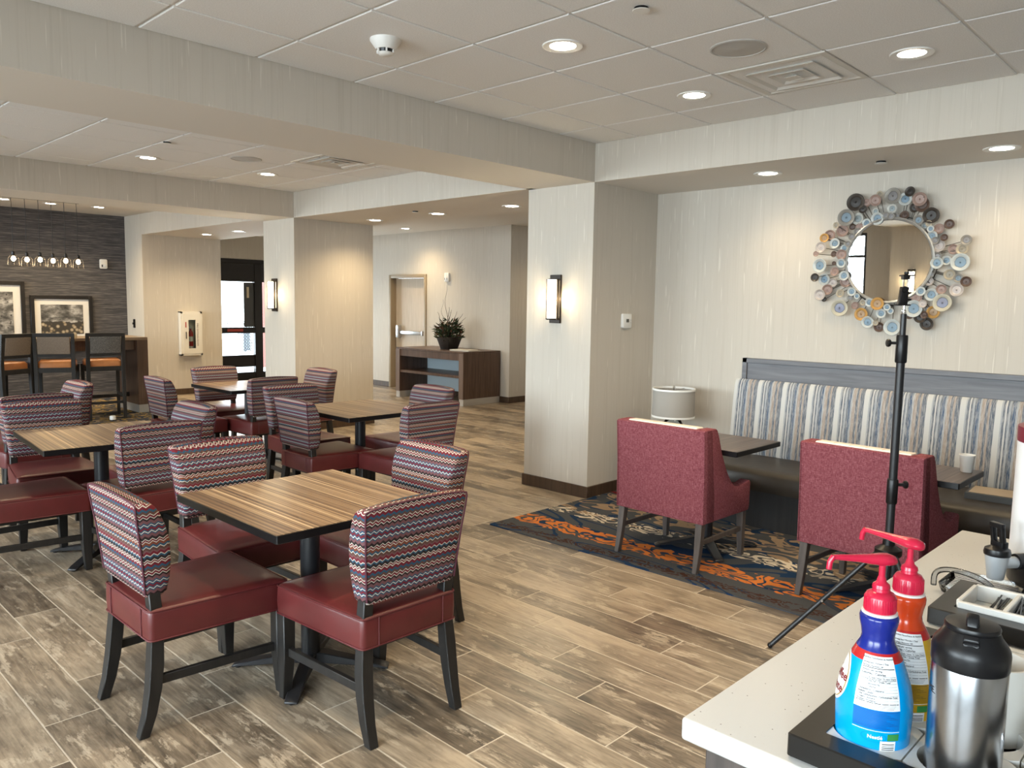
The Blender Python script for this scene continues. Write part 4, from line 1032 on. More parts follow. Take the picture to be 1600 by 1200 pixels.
DISCS = [
 (5.817,2.243,2.344,0.062,'D'),(5.796,2.183,2.289,0.029,'D'),(5.822,2.171,2.333,0.03,'P'),(5.817,2.107,2.347,0.041,'P'),(5.816,2.081,2.389,0.022,'T'),(5.812,1.991,2.366,0.057,'G'),(5.805,1.987,2.28,0.033,'V'),
 (5.826,2.105,2.273,0.022,'V'),(5.81,2.084,2.219,0.044,'W'),(5.808,2.3,2.239,0.06,'S'),(5.826,2.224,2.227,0.042,'V'),(5.821,2.16,2.193,0.032,'W'),(5.802,2.026,2.236,0.024,'G'),(5.821,1.993,2.225,0.029,'G'),
 (5.804,2.369,2.188,0.023,'T'),(5.834,2.332,2.147,0.043,'P'),(5.838,2.264,2.173,0.022,'B'),(5.82,2.207,2.171,0.025,'P'),(5.837,2.423,2.12,0.041,'P'),(5.799,2.448,2.1,0.033,'O'),(5.82,2.377,2.059,0.038,'W'),
 (5.798,2.47,2.033,0.041,'L'),(5.816,2.217,2.131,0.032,'G'),(5.8,2.25,2.1,0.025,'G'),(5.801,2.274,2.049,0.022,'G'),(5.825,2.309,2.022,0.028,'W'),(5.806,2.507,1.988,0.021,'P'),(5.8,2.316,1.975,0.038,'P'),
 (5.806,2.374,1.981,0.023,'B'),(5.812,1.88,2.387,0.035,'D'),(5.818,1.91,2.34,0.045,'W'),(5.805,1.813,2.331,0.047,'P'),(5.827,1.849,2.279,0.033,'D'),(5.819,1.799,2.296,0.051,'B'),(5.82,1.739,2.219,0.053,'D'),
 (5.814,1.815,2.192,0.035,'S'),(5.835,1.913,2.234,0.029,'B'),(5.824,1.963,2.23,0.022,'G'),(5.803,1.992,2.228,0.026,'G'),(5.83,1.626,2.156,0.032,'B'),(5.843,1.692,2.129,0.035,'P'),(5.82,1.751,2.167,0.021,'T'),
 (5.839,1.782,2.155,0.021,'V'),(5.812,1.735,2.129,0.023,'W'),(5.823,1.725,2.083,0.033,'W'),(5.816,1.648,2.068,0.024,'B'),(5.817,1.703,2.05,0.026,'G'),(5.834,1.684,2.018,0.044,'L'),(5.822,1.516,2.046,0.034,'G'),
 (5.843,1.595,1.99,0.034,'P'),(5.822,1.536,1.987,0.039,'T'),(5.799,2.471,1.899,0.053,'W'),(5.813,2.509,1.814,0.031,'D'),(5.838,2.448,1.799,0.042,'W'),(5.815,2.373,1.915,0.015,'B'),(5.796,2.313,1.913,0.033,'W'),
 (5.807,2.362,1.854,0.033,'P'),(5.798,2.289,1.823,0.035,'W'),(5.845,2.29,1.785,0.044,'P'),(5.844,2.385,1.775,0.033,'L'),(5.835,2.419,1.724,0.039,'P'),(5.825,2.47,1.686,0.042,'L'),(5.833,2.438,1.653,0.019,'D'),
 (5.803,2.311,1.696,0.03,'T'),(5.81,2.232,1.709,0.031,'W'),(5.821,2.244,1.664,0.022,'G'),(5.813,2.194,1.677,0.022,'W'),(5.797,2.307,1.59,0.06,'C'),(5.844,2.215,1.61,0.027,'P'),(5.817,2.152,1.63,0.019,'T'),
 (5.82,2.107,1.633,0.032,'W'),(5.811,2.049,1.624,0.045,'O'),(5.808,1.981,1.6,0.024,'W'),(5.814,1.958,1.574,0.022,'W'),(5.837,2.166,1.548,0.046,'O'),(5.832,2.115,1.492,0.043,'W'),(5.814,2.02,1.556,0.034,'W'),
 (5.796,2.047,1.489,0.019,'T'),(5.835,2.036,1.46,0.035,'B'),(5.808,1.938,1.461,0.058,'W'),(5.824,1.686,1.943,0.033,'G'),(5.796,1.677,1.9,0.04,'W'),(5.828,1.628,1.916,0.032,'W'),(5.814,1.54,1.902,0.059,'W'),
 (5.82,1.601,1.822,0.037,'T'),(5.816,1.546,1.798,0.03,'S'),(5.813,1.497,1.775,0.034,'B'),(5.823,1.714,1.823,0.018,'G'),(5.844,1.733,1.78,0.031,'L'),(5.801,1.547,1.72,0.044,'L'),(5.811,1.642,1.725,0.033,'P'),
 (5.797,1.765,1.711,0.032,'W'),(5.832,1.708,1.689,0.043,'W'),(5.828,1.8,1.669,0.041,'P'),(5.806,1.629,1.635,0.06,'C'),(5.816,1.809,1.593,0.059,'W'),(5.827,1.837,1.552,0.031,'B'),(5.828,1.767,1.537,0.041,'D'),
 (5.804,1.735,1.552,0.025,'B'),(5.839,1.69,1.572,0.043,'O'),(5.834,1.725,1.491,0.043,'D'),(5.802,1.748,1.627,0.028,'L'),(5.838,1.735,1.595,0.018,'G'),
]

# ================================================================== mirror framed by metal discs
mr = thing('disc_framed_mirror', 'round wall mirror framed by a burst of coloured metal discs above the bench', 'mirror', (5.83, 1.997, 1.925))
m_mir = pmat('silvered_glass', (.92,.92,.91), .01, 1)
tl = Matrix.Rotation(D(-1.4), 4, 'Y')    # it hangs leaning a little forward
TX = Matrix.Rotation(-PI/2, 4, 'Y')
mb = MB().lathe([(.001,-.004),(.283,-.004),(.283,.004),(.278,.008),(.001,.008)], 64); mb.xf(tl @ TX); mb.build('glass', m_mir, mr, smooth=20)
mb = MB().lathe([(.280,-.012),(.300,-.012),(.300,.014),(.292,.018),(.280,.010)], 64, cap=False); mb.xf(tl @ TX); mb.build('rim', pmat('hammered_silver_rim', (.62,.62,.60), .35, .8), mr, smooth=40)
def disc_mat(name, rim, ringc, cen, rough=.45):
    m = pmat(name, rim, rough, .15); t = NT(m); x, y, z = t.xyz(t.obj())
    r = t.math('SQRT', t.math('ADD', t.math('MULTIPLY', y, y), t.math('MULTIPLY', z, z)))
    n = t.noise(t.obj(), 3, 3); rr_ = t.math('ADD', r, t.math('MULTIPLY', t.math('SUBTRACT', n, .5), .14))
    t.color(t.ramp(rr_, [(.0, tuple(c*.5 for c in cen)), (.10, cen), (.50, cen), (.56, ringc), (.62, rim), (.92, rim), (1, tuple(c*.8 for c in rim))])); return m
DM = {'W': disc_mat('white_rim_blue_disc', (.50,.52,.50), (.09,.12,.15), (.155,.225,.285)), 'V': disc_mat('grey_green_disc', (.50,.50,.46), (.2,.2,.2), (.22,.26,.27)),
 'S': disc_mat('slate_blue_disc', (.26,.24,.21), (.06,.07,.08), (.13,.18,.22)), 'D': disc_mat('dark_brown_disc', (.045,.034,.026), (.015,.011,.009), (.022,.017,.014)),
 'B': disc_mat('brown_disc', (.095,.055,.038), (.04,.022,.016), (.07,.038,.026)), 'G': disc_mat('pewter_disc', (.26,.24,.21), (.09,.08,.08), (.20,.19,.19)),
 'P': disc_mat('dusky_pink_disc', (.30,.20,.165), (.36,.27,.23), (.26,.17,.14)), 'L': disc_mat('pale_mauve_disc', (.46,.40,.36), (.56,.52,.48), (.42,.36,.33)),
 'T': disc_mat('tan_disc', (.40,.34,.25), (.2,.17,.13), (.24,.21,.16)), 'O': disc_mat('amber_disc', (.50,.27,.075), (.2,.11,.05), (.30,.19,.10)), 'C': disc_mat('cream_rim_indigo_disc', (.50,.46,.36), (.06,.07,.10), (.19,.20,.27))}
prof = [(.02,-.09),(.06,-.11),(.12,-.03),(.50,.02),(.58,.02),(.64,-.04),(.95,-.14),(1.0,-.12),(1.0,-.08),(.5,.09),(.02,.09)]
dsrc = {}
rd = random.Random(5)
stm = MB()
for i, (x, y, z, r, c) in enumerate(DISCS):
    if c not in dsrc:
        q = MB().lathe([(a, -b) for a, b in prof], 22); q.xf(Matrix.Rotation(-PI/2, 4, 'Y')); o = dsrc[c] = q.build('disc', DM[c], mr, smooth=35)
    else: o = dsrc[c].copy(); COL.objects.link(o)
    o.location = (x-5.83, y-1.997, z-1.925); o.scale = (r, r, r); o.rotation_euler = (0, rd.uniform(-.12,.12), rd.uniform(-.12,.12))
    ax, az = y-1.997, z-1.925; d = math.hypot(ax, az); b = .31/d
    stm.tube([(x-5.822, ax, az), (.03, ax*b, az*b)] if d > .34 else [(x-5.822, ax, az), (.03, ax, az)], .0022, 5)
for k in range(36):
    a = 2*PI*k/36; stm.tube([(.004,.290*math.cos(a),.290*math.sin(a)),(.012,.312*math.cos(a),.312*math.sin(a)),(.03,.312*math.cos(a),.312*math.sin(a))], .003, 5)
stm.tube([(.03,.312*math.cos(2*PI*k/48),.312*math.sin(2*PI*k/48)) for k in range(48)], .004, 6, closed=True)
tag(stm.build('rod_frame', pmat('dark_bronze_rod', (.05,.04,.03), .5, .5), mr, smooth=60), kind='stuff')

# ================================================================== light stand with phone clamp
ts = thing('tripod_stand', 'black tripod light stand with an empty phone clamp before the right armchair', 'tripod', (3.605, 1.159, 0))
MB().lathe([(.0175,.10),(.0175,1.40)], 20).build('lower_pole', M_BLACK, ts, smooth=40)
MB().lathe([(.0125,1.38),(.0125,1.565)], 20).build('upper_pole', M_BLACK, ts, smooth=40)
def collar(z0, z1, r, side, kz):
    c = MB().lathe([(r*.9,z0),(r,z0+.006),(r,z1-.006),(r*.9,z1)], 20).build('clamp_collar', M_BLKPL, ts, smooth=40)
    sx, sy = side
    MB().bar((sx*r*.8,sy*r*.8,kz),(sx*(r+.03),sy*(r+.03),kz),.012,.012).build('knob_stem', M_BLACK, c)
    k = MB().lathe([(.006,-.008),(.016,-.006),(.018,0),(.016,.006),(.006,.008)], 12); k.xf(Matrix.Translation((sx*(r+.034),sy*(r+.034),kz)) @ Matrix.Rotation(math.atan2(sy,sx),4,'Z') @ Matrix.Rotation(PI/2,4,'Y')); k.build('knob', M_BLKPL, c, smooth=40)
collar(1.355, 1.475, .024, (-.69,.72), 1.44); collar(.735, .845, .023, (.69,-.72), .82)
MB().lathe([(.0178,.495),(.050,.50),(.056,.508),(.056,.532),(.040,.542),(.026,.55),(.024,.575)], 20).build('leg_hub', M_BLKPL, ts, smooth=40)
MB().lathe([(.0178,.12),(.030,.122),(.030,.165),(.0178,.168)], 20).build('brace_collar', M_BLKPL, ts, smooth=40)
for k, a in enumerate((math.atan2(1.586-1.159, 3.401-3.605), math.atan2(1.586-1.159, 3.401-3.605)+2*PI/3, math.atan2(1.586-1.159, 3.401-3.605)-2*PI/3)):
    ca, sa = math.cos(a), math.sin(a); Rr = .473
    lg_ = MB().tube([(ca*.04,sa*.04,.515),(ca*Rr,sa*Rr,.012)], .0115, 10).build('leg', M_BLACK, ts, smooth=60)
    MB().sphere((ca*Rr,sa*Rr,.013),.0135,10,6).build('rubber_foot', M_BLKPL, lg_, smooth=60)
    q = (.26-.04)/(Rr-.04); zz = .515-q*.503
    MB().bar((ca*.025,sa*.025,.142),(ca*.26,sa*.26,zz),.008,.016).build('brace', M_BLACK, ts)
    MB().sphere((ca*.26-sa*.011,sa*.26+ca*.011,zz),.006,8,5).build('rivet', M_STEEL, ts)
MB().lathe([(.008,1.56),(.010,1.566),(.010,1.58),(.0055,1.584),(.0055,1.605)], 14).build('spigot', M_CHROME, ts, smooth=40)
ph = thing('phone_clamp', 'black phone clamp screwed on top of the tripod light stand', 'clamp', (3.605, 1.159, 1.603), D(-46))
# local x runs along the picture's right, local y away from the camera
mb = MB(); mb.hexa([(-.028,-.012,0),(.008,-.012,0),(.008,.012,0),(-.028,.012,0)],[(-.020,-.012,.078),(.012,-.012,.078),(.012,.012,.078),(-.020,.012,.078)]); mb.box(-.032,-.014,-.003,.022,.03,.004)
mb.build('lower_jaw', M_BLKPL, ph, bevel=.003)
mb = MB(); mb.lathe([(.012,-.016),(.014,-.012),(.014,.0),(.012,.004)], 14); mb.xf(Matrix.Translation((-.008,-.012,.066)) @ Matrix.Rotation(PI/2,4,'X')); mb.build('hinge_knob', M_BLKPL, ph, smooth=40)
MB().box(-.012,-.004,.07,-.007,.004,.118).build('guide_rod', M_STEEL, ph); MB().box(.004,-.004,.07,.009,.004,.118).build('guide_rod', M_STEEL, ph)
mb = MB(); mb.box(-.017,-.012,.108,.013,.012,.128); mb.box(-.017,-.012,.122,.030,.030,.129); mb.build('upper_jaw', M_BLKPL, ph, bevel=.002, seg=1)
mb = MB(); mb.lathe([(.008,.128),(.010,.132),(.010,.140),(.006,.143)], 14, (.001,0,0)); mb.build('top_knob', M_BLKPL, ph, smooth=40)
mb = MB(); mb.box(.006,.0,.020,.030,.008,.028); mb.build('side_lever', M_BLKPL, ph, bevel=.002)

# ================================================================== serving counter
CT = .92
ct = thing('serving_counter', 'white speckled quartz counter on a dark wood base at the lower right', 'counter', (1.068, .642, 0))
MB().box(0,-1.5,CT-.038,1.57,0,CT).build('countertop', M_QUARTZ, ct, bevel=.006, seg=3)
mb = MB().box(.035,-1.49,.0,1.53,-.32,CT-.038); mb.build('cabinet_body', M_BLACKW, ct)
for x in (.028, 1.50): MB().box(x,-.10,0,x+.05,-.03,CT-.038).build('leg', M_GREYW, ct, bevel=.003, seg=1)
MB().box(.078,-.07,CT-.10,1.50,-.05,CT-.038).build('apron', M_BLACKW, ct)

# ---- organiser trays
def organiser(label, x0, y1, x1, y0, rim, holes):
    t = thing('condiment_organiser', label, 'tray', (x0, y1, CT), group='black framed counter organisers')
    Lx, Ly = x1-x0, y1-y0; h = .038
    mb = MB(); ro = rrect(0,-Ly,Lx,0,.006,3); ri = rrect(rim,-Ly+rim,Lx-rim,-rim,.004,3)
    mb.loft([at(ro,.004), at(ro,h-.002), at(rrect(.002,-Ly+.002,Lx-.002,-.002,.005,3),h), at(ri,h), at(ri,.004), at(ro,.004)], cap=False)
    mb.build('frame', pmat('satin_black_lacquer', (.010,.009,.008), .3, spec=.3), t, smooth=30)
    MB().box(rim,-Ly+rim,.004,Lx-rim,-rim,.008).build('base', M_BLKPL, t)
    mb = MB()
    for a in (.02, Lx-.02):
        for b in (.02, Ly-.02): mb.lathe([(.010,0),(.010,.005)], 10, (a,-b,0))
    mb.build('rubber_feet', M_BLKPL, t); return t
M_BIN = pmat('white_melamine', (.66,.65,.62), .35)
o1 = organiser('black framed organiser with round white inserts holding the pump bottles', 1.082, .472, 1.66, -.05, .040, 0)
def insert(parent, cx, cy, wx, wy, r, z0=.010, z1=.036):
    # square melamine block with a round well
    n = 32; mb = MB()
    def sqp(k):
        a = 2*PI*(k+.5)/n; c, s = math.cos(a), math.sin(a); q = max(abs(c)/(wx/2), abs(s)/(wy/2)); return c/q, s/q
    O = [sqp(k) for k in range(n)]; I = [(r*math.cos(2*PI*(k+.5)/n), r*math.sin(2*PI*(k+.5)/n)) for k in range(n)]
    mb.loft([[(cx+x,cy+y,z0) for x, y in O],[(cx+x,cy+y,z1) for x, y in O],[(cx+x,cy+y,z1) for x, y in I],[(cx+x*.98,cy+y*.98,z0) for x, y in I]], cap=True)
    return mb.build('insert', M_BIN, parent, smooth=30)
B1 = (1.178, .385); B2 = (1.294, .383); TH = (1.166, .262); MG = (1.352, .268)
for cx, cy in ((1.180,.3875),(1.297,.3875),(1.180,.2685),(1.297,.2685),(1.180,.150),(1.297,.150),(1.414,.3875),(1.414,.2685),(1.414,.150)):
    insert(o1, cx-1.082, cy-.472, .1145, .1165, .0525)
mb = MB()
for k in range(9): mb.loft([at(rrect(.405+.018*k,-.425,.419+.018*k,-.05,.003,1),z) for z in (.012,.046)])
mb.build('ribbed_napkin_block', pmat('off_white_ribbed_plastic', (.62,.60,.55), .5), o1)
o2 = organiser('black framed organiser with white bins of stir sticks farther along the counter', 1.775, .486, 2.02, .02, .040, 0)
mb = MB(); X0, X1, Y0, Y1 = .045, .20, -.42, -.045
ysd = [Y1, Y1-.085, Y1-.19, Y1-.30, Y0]
mb.box(X0,Y0,.010,X1,Y1,.014); mb.box(X0,Y0,.014,X0+.012,Y1,.050); mb.box(X1-.012,Y0,.014,X1,Y1,.050)
for y in ysd: mb.box(X0+.012,y-.005,.014,X1-.012,y+.005,.050)
mb.build('bin', M_BIN, o2, bevel=.002, seg=1)
R = random.Random(4)
cols = [pmat('black_stir_stick', (.012,.012,.014), .3), pmat('navy_stir_stick', (.012,.016,.06), .3), pmat('maroon_stir_stick', (.12,.012,.03), .3), pmat('olive_stir_stick', (.16,.13,.03), .4)]
for k in range(36):
    b = k >= 26
    y = (R.uniform(-.135,-.055) if not b else R.uniform(-.30,-.245)); z = .017+.0035*(k % 26 // 6)+R.random()*.002
    m = cols[0 if R.random() < .62 else (1 if R.random() < .4 else 2 if R.random() < .7 else 3)]
    s_ = MB().tube([(-.062,R.uniform(-.012,.012),0),(.062,R.uniform(-.012,.012),.012)], .0019, 6).build('stir_stick', m); s_.location = (1.775+.122, .486-.045+y+.015 if not b else .486+y-.05, CT+z)
    tag(s_, m.name.split('_')[0]+' stir stick in the white bins of the far organiser', 'stir stick', 'stir sticks in the far organiser')

# ---- pump bottles
def prof_r(P, z):
    for (r0, z0), (r1, z1) in zip(P, P[1:]):
        if z0 <= z <= z1: return r0+(r1-r0)*(z-z0)/max(1e-6, z1-z0)
    return P[-1][0]
BP = [(.044,0),(.0495,.004),(.0505,.02),(.0525,.065),(.0520,.085),(.0480,.108),(.0408,.130),(.0350,.146),(.0285,.159),(.0236,.168),(.0222,.176),(.0238,.187),(.0262,.197),(.0268,.204),(.0258,.208),(.0215,.210)]
BS = 1.0
def patch(name, mat, parent, a0, a1, z0, z1, eps, fn=None, na=12, nz=8):
    mb = MB(); L = []
    for j in range(nz+1):
        z = z0+(z1-z0)*j/nz; row = []
        for i in range(na+1):
            a = a0+(a1-a0)*i/na; f = fn(a, z) if fn else 0; r = prof_r(BP, z)+eps
            row.append((r*math.cos(a), r*math.sin(a), z))
        L.append(row)
    mb.loft(L, cap=False, closed=False); return mb.build(name, mat, parent, smooth=60)
def wrap(name, mat, parent, items, eps, bold=.022):     # items: text, angle, z, size, align
    mb = MB()
    for txt, a, z, size, al in items:
        V, F = text2d(txt, size, al, bold if size > .0025 else .012); r0 = prof_r(BP, z)
        out = []
        for v in V:
            zz = z+v.y; r = prof_r(BP, zz)+eps; aa = a+v.x/r0; out.append((r*math.cos(aa), r*math.sin(aa), zz))
        mb.add(out, F)
    return mb.build(name, mat, parent)
def bars(name, mat, parent, lst, eps):
    mb = MB()
    for a0, a1, z0, z1 in lst:
        n = 6; L = []
        for z in (z0, z1): L.append([((prof_r(BP,z)+eps)*math.cos(a0+(a1-a0)*i/n), (prof_r(BP,z)+eps)*math.sin(a0+(a1-a0)*i/n), z) for i in range(n+1)])
        mb.loft(L, cap=False, closed=False)
    return mb.build(name, mat, parent)
M_PUMP = pmat('crimson_pump_plastic', (.50,.012,.045), .25)
M_INK = pmat('black_ink', (.012,.012,.014), .5); M_PAPERW = pmat('white_label_stock', (.72,.73,.74), .4)
def bottle(label, loc, body, shoulder, neck, front, spout_dir, spout_len, dark, second):
    t = thing('pump_bottle', label, 'bottle', (loc[0], loc[1], CT+.010), group='crimson pump creamer bottles')
    mb = MB(); n = 40; L = [[(r*math.cos(2*PI*k/n), r*math.sin(2*PI*k/n), z) for k in range(n)] for r, z in BP]
    dense = []
    mb.loft(L); mb.m = []
    for f in mb.f:
        zz = sum(mb.v[i][2] for i in f)/len(f); mb.m.append(2 if zz > .160 else 1 if zz > .152 else 0)
    bd_ = mb.build('bottle_body', [body, shoulder, neck], t, smooth=60)
    MB().lathe([(.0225,0.2085),(.0245,0.2100),(.0245,0.2130),(.021,0.2140)], 28).build('neck_ring', M_WHITE, t, smooth=40)
    mb = MB().lathe([(.0215,0.2130),(.0222,0.2150),(.0215,0.2350),(.0185,0.2400),(.012,0.2430),(.0115,0.2470),(.0125,0.2480),(.0115,0.2530),(.007,0.2570),(.0055,0.2630),(.0045,0.2650)], 28); c_ = mb.build('cap', M_PUMP, t, smooth=35)
    mb = MB()
    for k in range(40):
        a = 2*PI*k/40; mb.bar((.0219*math.cos(a),.0219*math.sin(a),0.2160),(.0215*math.cos(a),.0215*math.sin(a),0.2340),.0011,.0011)
    mb.build('knurling', M_PUMP, c_)
    MB().lathe([(.0046,0.2570),(.0046,0.2850)], 14).build('pump_stem', M_PUMP, t, smooth=40)
    # head and spout along local direction
    d = Vector((*spout_dir, 0)).normalized(); s = Vector((-d.y, d.x, 0))
    head = MB(); sec = []
    for q, w, z0, z1 in ((-.020,.004,0.2840,0.2910),(-.017,.010,0.2820,0.2950),(-.008,.0145,0.2810,0.2985),(.004,.014,0.2810,0.2990),(.018,.009,0.2830,0.2980),(.036,.0058,0.2860,0.2975),(spout_len-.008,.0042,0.2895,0.2975),(spout_len,.0034,0.2892,0.2965)):
        c0_ = d*q; r_ = []
        for k in range(10):
            a = 2*PI*k/10; r_.append(tuple(c0_+s*(w*math.cos(a))+Vector((0,0,(z0+z1)/2+(z1-z0)/2*math.sin(a)))))
        sec.append(r_)
    head.loft(sec); head.tube([tuple(d*(spout_len-.004)+Vector((0,0,0.2950))),tuple(d*(spout_len+.001)+Vector((0,0,0.2870))),tuple(d*(spout_len+.002)+Vector((0,0,0.2760)))], .0042, 10)
    head.build('pump_head', M_PUMP, t, smooth=50)
    # label print, facing the angle `front`
    f = front
    patch('facts_panel', M_PAPERW, bd_, f-.62, f+.62, .0855, .1555, .0004)
    it = [('Nutrition Facts/Datos de Nutrici\u00f3n', f, 0.1526, .0029, 'CENTER'), ('Serving Size / Porci\u00f3n 1 Tbsp', f-.58, 0.1466, .0028, 'LEFT'), ('Servings / Raciones 100', f-.58, 0.1426, .0028, 'LEFT'),
          ('Amount per serving', f-.56, 0.1370, .0032, 'LEFT'), ('Calories / Calor\u00edas', f-.56, 0.1328, .0042, 'LEFT'), ('% Daily Value / % Valor Diario', f+.58, 0.1278, .0030, 'RIGHT'),
          ('Total Fat / Grasa Total', f-.36, 0.1235, .0034, 'LEFT'), ('Saturated Fat', f-.32, 0.1194, .0030, 'LEFT'), ('Trans Fat', f-.32, 0.1158, .0030, 'LEFT'), ('Cholesterol / Colesterol', f-.56, 0.1118, .0034, 'LEFT'),
          ('Sodium / Sodio', f-.56, 0.1080, .0034, 'LEFT'), ('Total Carbohydrate / Carbohidrato Total', f-.56, 0.1042, .0032, 'LEFT'), ('Sugars / Az\u00facares', f-.50, 0.1005, .0030, 'LEFT'), ('Protein / Prote\u00ednas', f-.56, 0.0969, .0034, 'LEFT')]
    wrap('facts_lettering', M_INK, bd_, it, .0007)
    bars('facts_rules', M_INK, bd_, [(f-.58,f+.58,0.13970,0.14065),(f-.58,f+.58,0.13015,0.13053),(f-.58,f+.58,0.12518,0.12585)]+[(f-.58,f+.58,z,z+.00025) for z in (0.12155,0.11773,0.11391,0.11009,0.10627,0.10245,0.09882)]+[(f-.58,f+.58,0.09405,0.09500)]+[(f-.56,f+.50-.03*(i%3),0.09175-.002*i,0.09214-.002*i) for i in range(3)], .0006)
    patch('ingredients_panel', dark, bd_, f-.62, f+.62, .056, .085, .0003)
    bars('ingredients_print', second, bd_, [(f-.58,f+.55-.1*((i*7)%4),.0828-.0024*i,.0835-.0024*i) for i in range(11)], .0006)
    bars('divider_rule', M_PAPERW, bd_, [(f-.62,f+.62,.0540,.0548)], .0006)
    # maker's mark, green panel and bar code
    mb = MB(); n = 26
    for rr0, rr1 in ((.0128,.0132),):
        L = []
        for q in (rr0, rr1): L.append([((prof_r(BP,.045)+.0005)*math.cos(f-.05+1.25*q*math.cos(2*PI*k/n)/.0505), (prof_r(BP,.045)+.0005)*math.sin(f-.05+1.25*q*math.cos(2*PI*k/n)/.0505), .045+.55*q*math.sin(2*PI*k/n)) for k in range(n)])
        mb.loft(L, cap=False)
    mb.build('oval_outline', dark, bd_)
    wrap('maker_lettering', M_PAPERW, bd_, [('Nestl\u00e9', f-.02, .045, .0075, 'CENTER')], .0007)
    patch('green_panel', pmat('green_print', (.03,.23,.05), .4), bd_, f+.30, f+.62, .0415, .0515, .0006, na=5, nz=2)
    patch('bar_code_field', M_PAPERW, bd_, f+.12, f+.54, .014, .0405, .0005, na=6, nz=3)
    bars('bar_code', M_INK, bd_, [(f+.17,f+.50,.0165+.0027*i,.0165+.0027*i+(.0012 if i % 3 else .0007)) for i in range(8)], .0008)
    return t, bd_
fr_ = math.atan2(-.385, -1.178)+.10
M_SKY = pmat('sky_blue_sleeve', (.0,.30,.70), .22); M_BAND = pmat('red_sleeve_band', (.42,.015,.015), .25); M_NAVY = pmat('royal_blue_sleeve', (.008,.018,.20), .2)
b1, bb1 = bottle('sky blue pump bottle with navy neck, front left in the organiser', B1, M_SKY, M_BAND, M_NAVY, fr_, (-.74,.67), .078, pmat('deep_blue_print', (.0,.15,.50), .25), pmat('navy_print', (.0,.05,.22), .4))
M_YEL = pmat('golden_yellow_sleeve', (.55,.33,.015), .22)
b2, bb2 = bottle('yellow pump bottle with orange red neck, behind the sky blue one', B2, M_YEL, M_BAND, pmat('orange_red_sleeve', (.50,.045,.008), .2), math.atan2(-.383,-1.294)+.16, (.157,.988), .078, pmat('ochre_print', (.36,.20,.01), .3), pmat('brown_print', (.12,.07,.01), .4))
# front badge that wraps out of view on the left of the blue bottle
mb = MB(); n = 40; ac = fr_-1.60; zc = .110
def oval(a_, b_, eps, m):
    L = []
    for q in (.02, .34, .67, 1.0): L.append([((prof_r(BP, zc+b_*q*math.sin(2*PI*k/n))+eps)*math.cos(ac+a_*q*math.cos(2*PI*k/n)), (prof_r(BP, zc+b_*q*math.sin(2*PI*k/n))+eps)*math.sin(ac+a_*q*math.cos(2*PI*k/n)), zc+b_*q*math.sin(2*PI*k/n)) for k in range(n)])
    mb.loft(L, m)
oval(.66,.038,.0004,0); oval(.60,.034,.0007,1); oval(.57,.0325,.0010,2)
mb.build('badge', [M_PAPERW, pmat('gold_print', (.45,.30,.08), .3), pmat('white_print', (.80,.80,.79), .3)], bb1, smooth=60)
wrap('badge_lettering', pmat('dark_red_print', (.20,.012,.015), .4), bb1, [('Coffee', ac+.10, .114, .017, 'CENTER'), ('mate', ac+.16, .095, .018, 'CENTER')], .0014)

# ---- thermal carafe
tc = thing('thermal_carafe', 'brushed steel thermal carafe with black pour lid beside the pump bottles', 'carafe', (TH[0], TH[1], CT+.010))
m = pmat('brushed_carafe_steel', (.42,.43,.45), .24, 1); t = NT(m); t.bump(t.noise(t.scale(t.obj(), 6, 6, 900), 1, 2), .05, .0005)
MB().lathe([(.044,0),(.0462,.004),(.0462,.180),(.0455,.182)], 48).build('steel_body', m, tc, smooth=40)
MB().lathe([(.0463,.178),(.0472,.180),(.0474,.198),(.0462,.205),(.042,.212),(.0365,.219),(.0335,.226),(.0315,.228)], 48).build('lid_shoulder', M_BLKPL, tc, smooth=50)
MB().lathe([(.028,.222),(.0330,.2275),(.0338,.231),(.0325,.2345),(.020,.2365),(.002,.2365)], 40).build('lid_top', M_BLKPL, tc, smooth=40)
v = Vector((-TH[0], -TH[1], 0)).normalized(); s = Vector((-v.y, v.x, 0))
mb = MB(); P = []
for q, w, z0, z1 in ((-.020,.006,.230,.236),(-.008,.008,.230,.246),(.006,.009,.230,.250),(.016,.009,.230,.247),(.022,.008,.228,.236)):
    c = v*q; P.append([tuple(c+s*w+Vector((0,0,z0))), tuple(c-s*w+Vector((0,0,z0))), tuple(c-s*w*.8+Vector((0,0,z1))), tuple(c+s*w*.8+Vector((0,0,z1)))])
mb.loft(P); mb.build('thumb_lever', M_BLKPL, tc, bevel=.002)
mb = MB(); P = []
for q, w, z in ((.022,.010,.208),(.034,.012,.211),(.040,.009,.219),(.034,.010,.226)): c = v*q; P.append([tuple(c+s*w+Vector((0,0,z-.004))), tuple(c-s*w+Vector((0,0,z-.004))), tuple(c-s*w+Vector((0,0,z+.004))), tuple(c+s*w+Vector((0,0,z+.004)))])
mb.loft(P); mb.build('pour_spout', M_BLKPL, tc, bevel=.003)
V, F = text2d('ME.', .013, 'RIGHT'); aa = math.atan2(v.y, v.x)-.93
MB().add([(.0465*math.cos(aa+q.x/.0465), .0465*math.sin(aa+q.x/.0465), .140+q.y) for q in V], F).build('lettering', M_INK, tc)
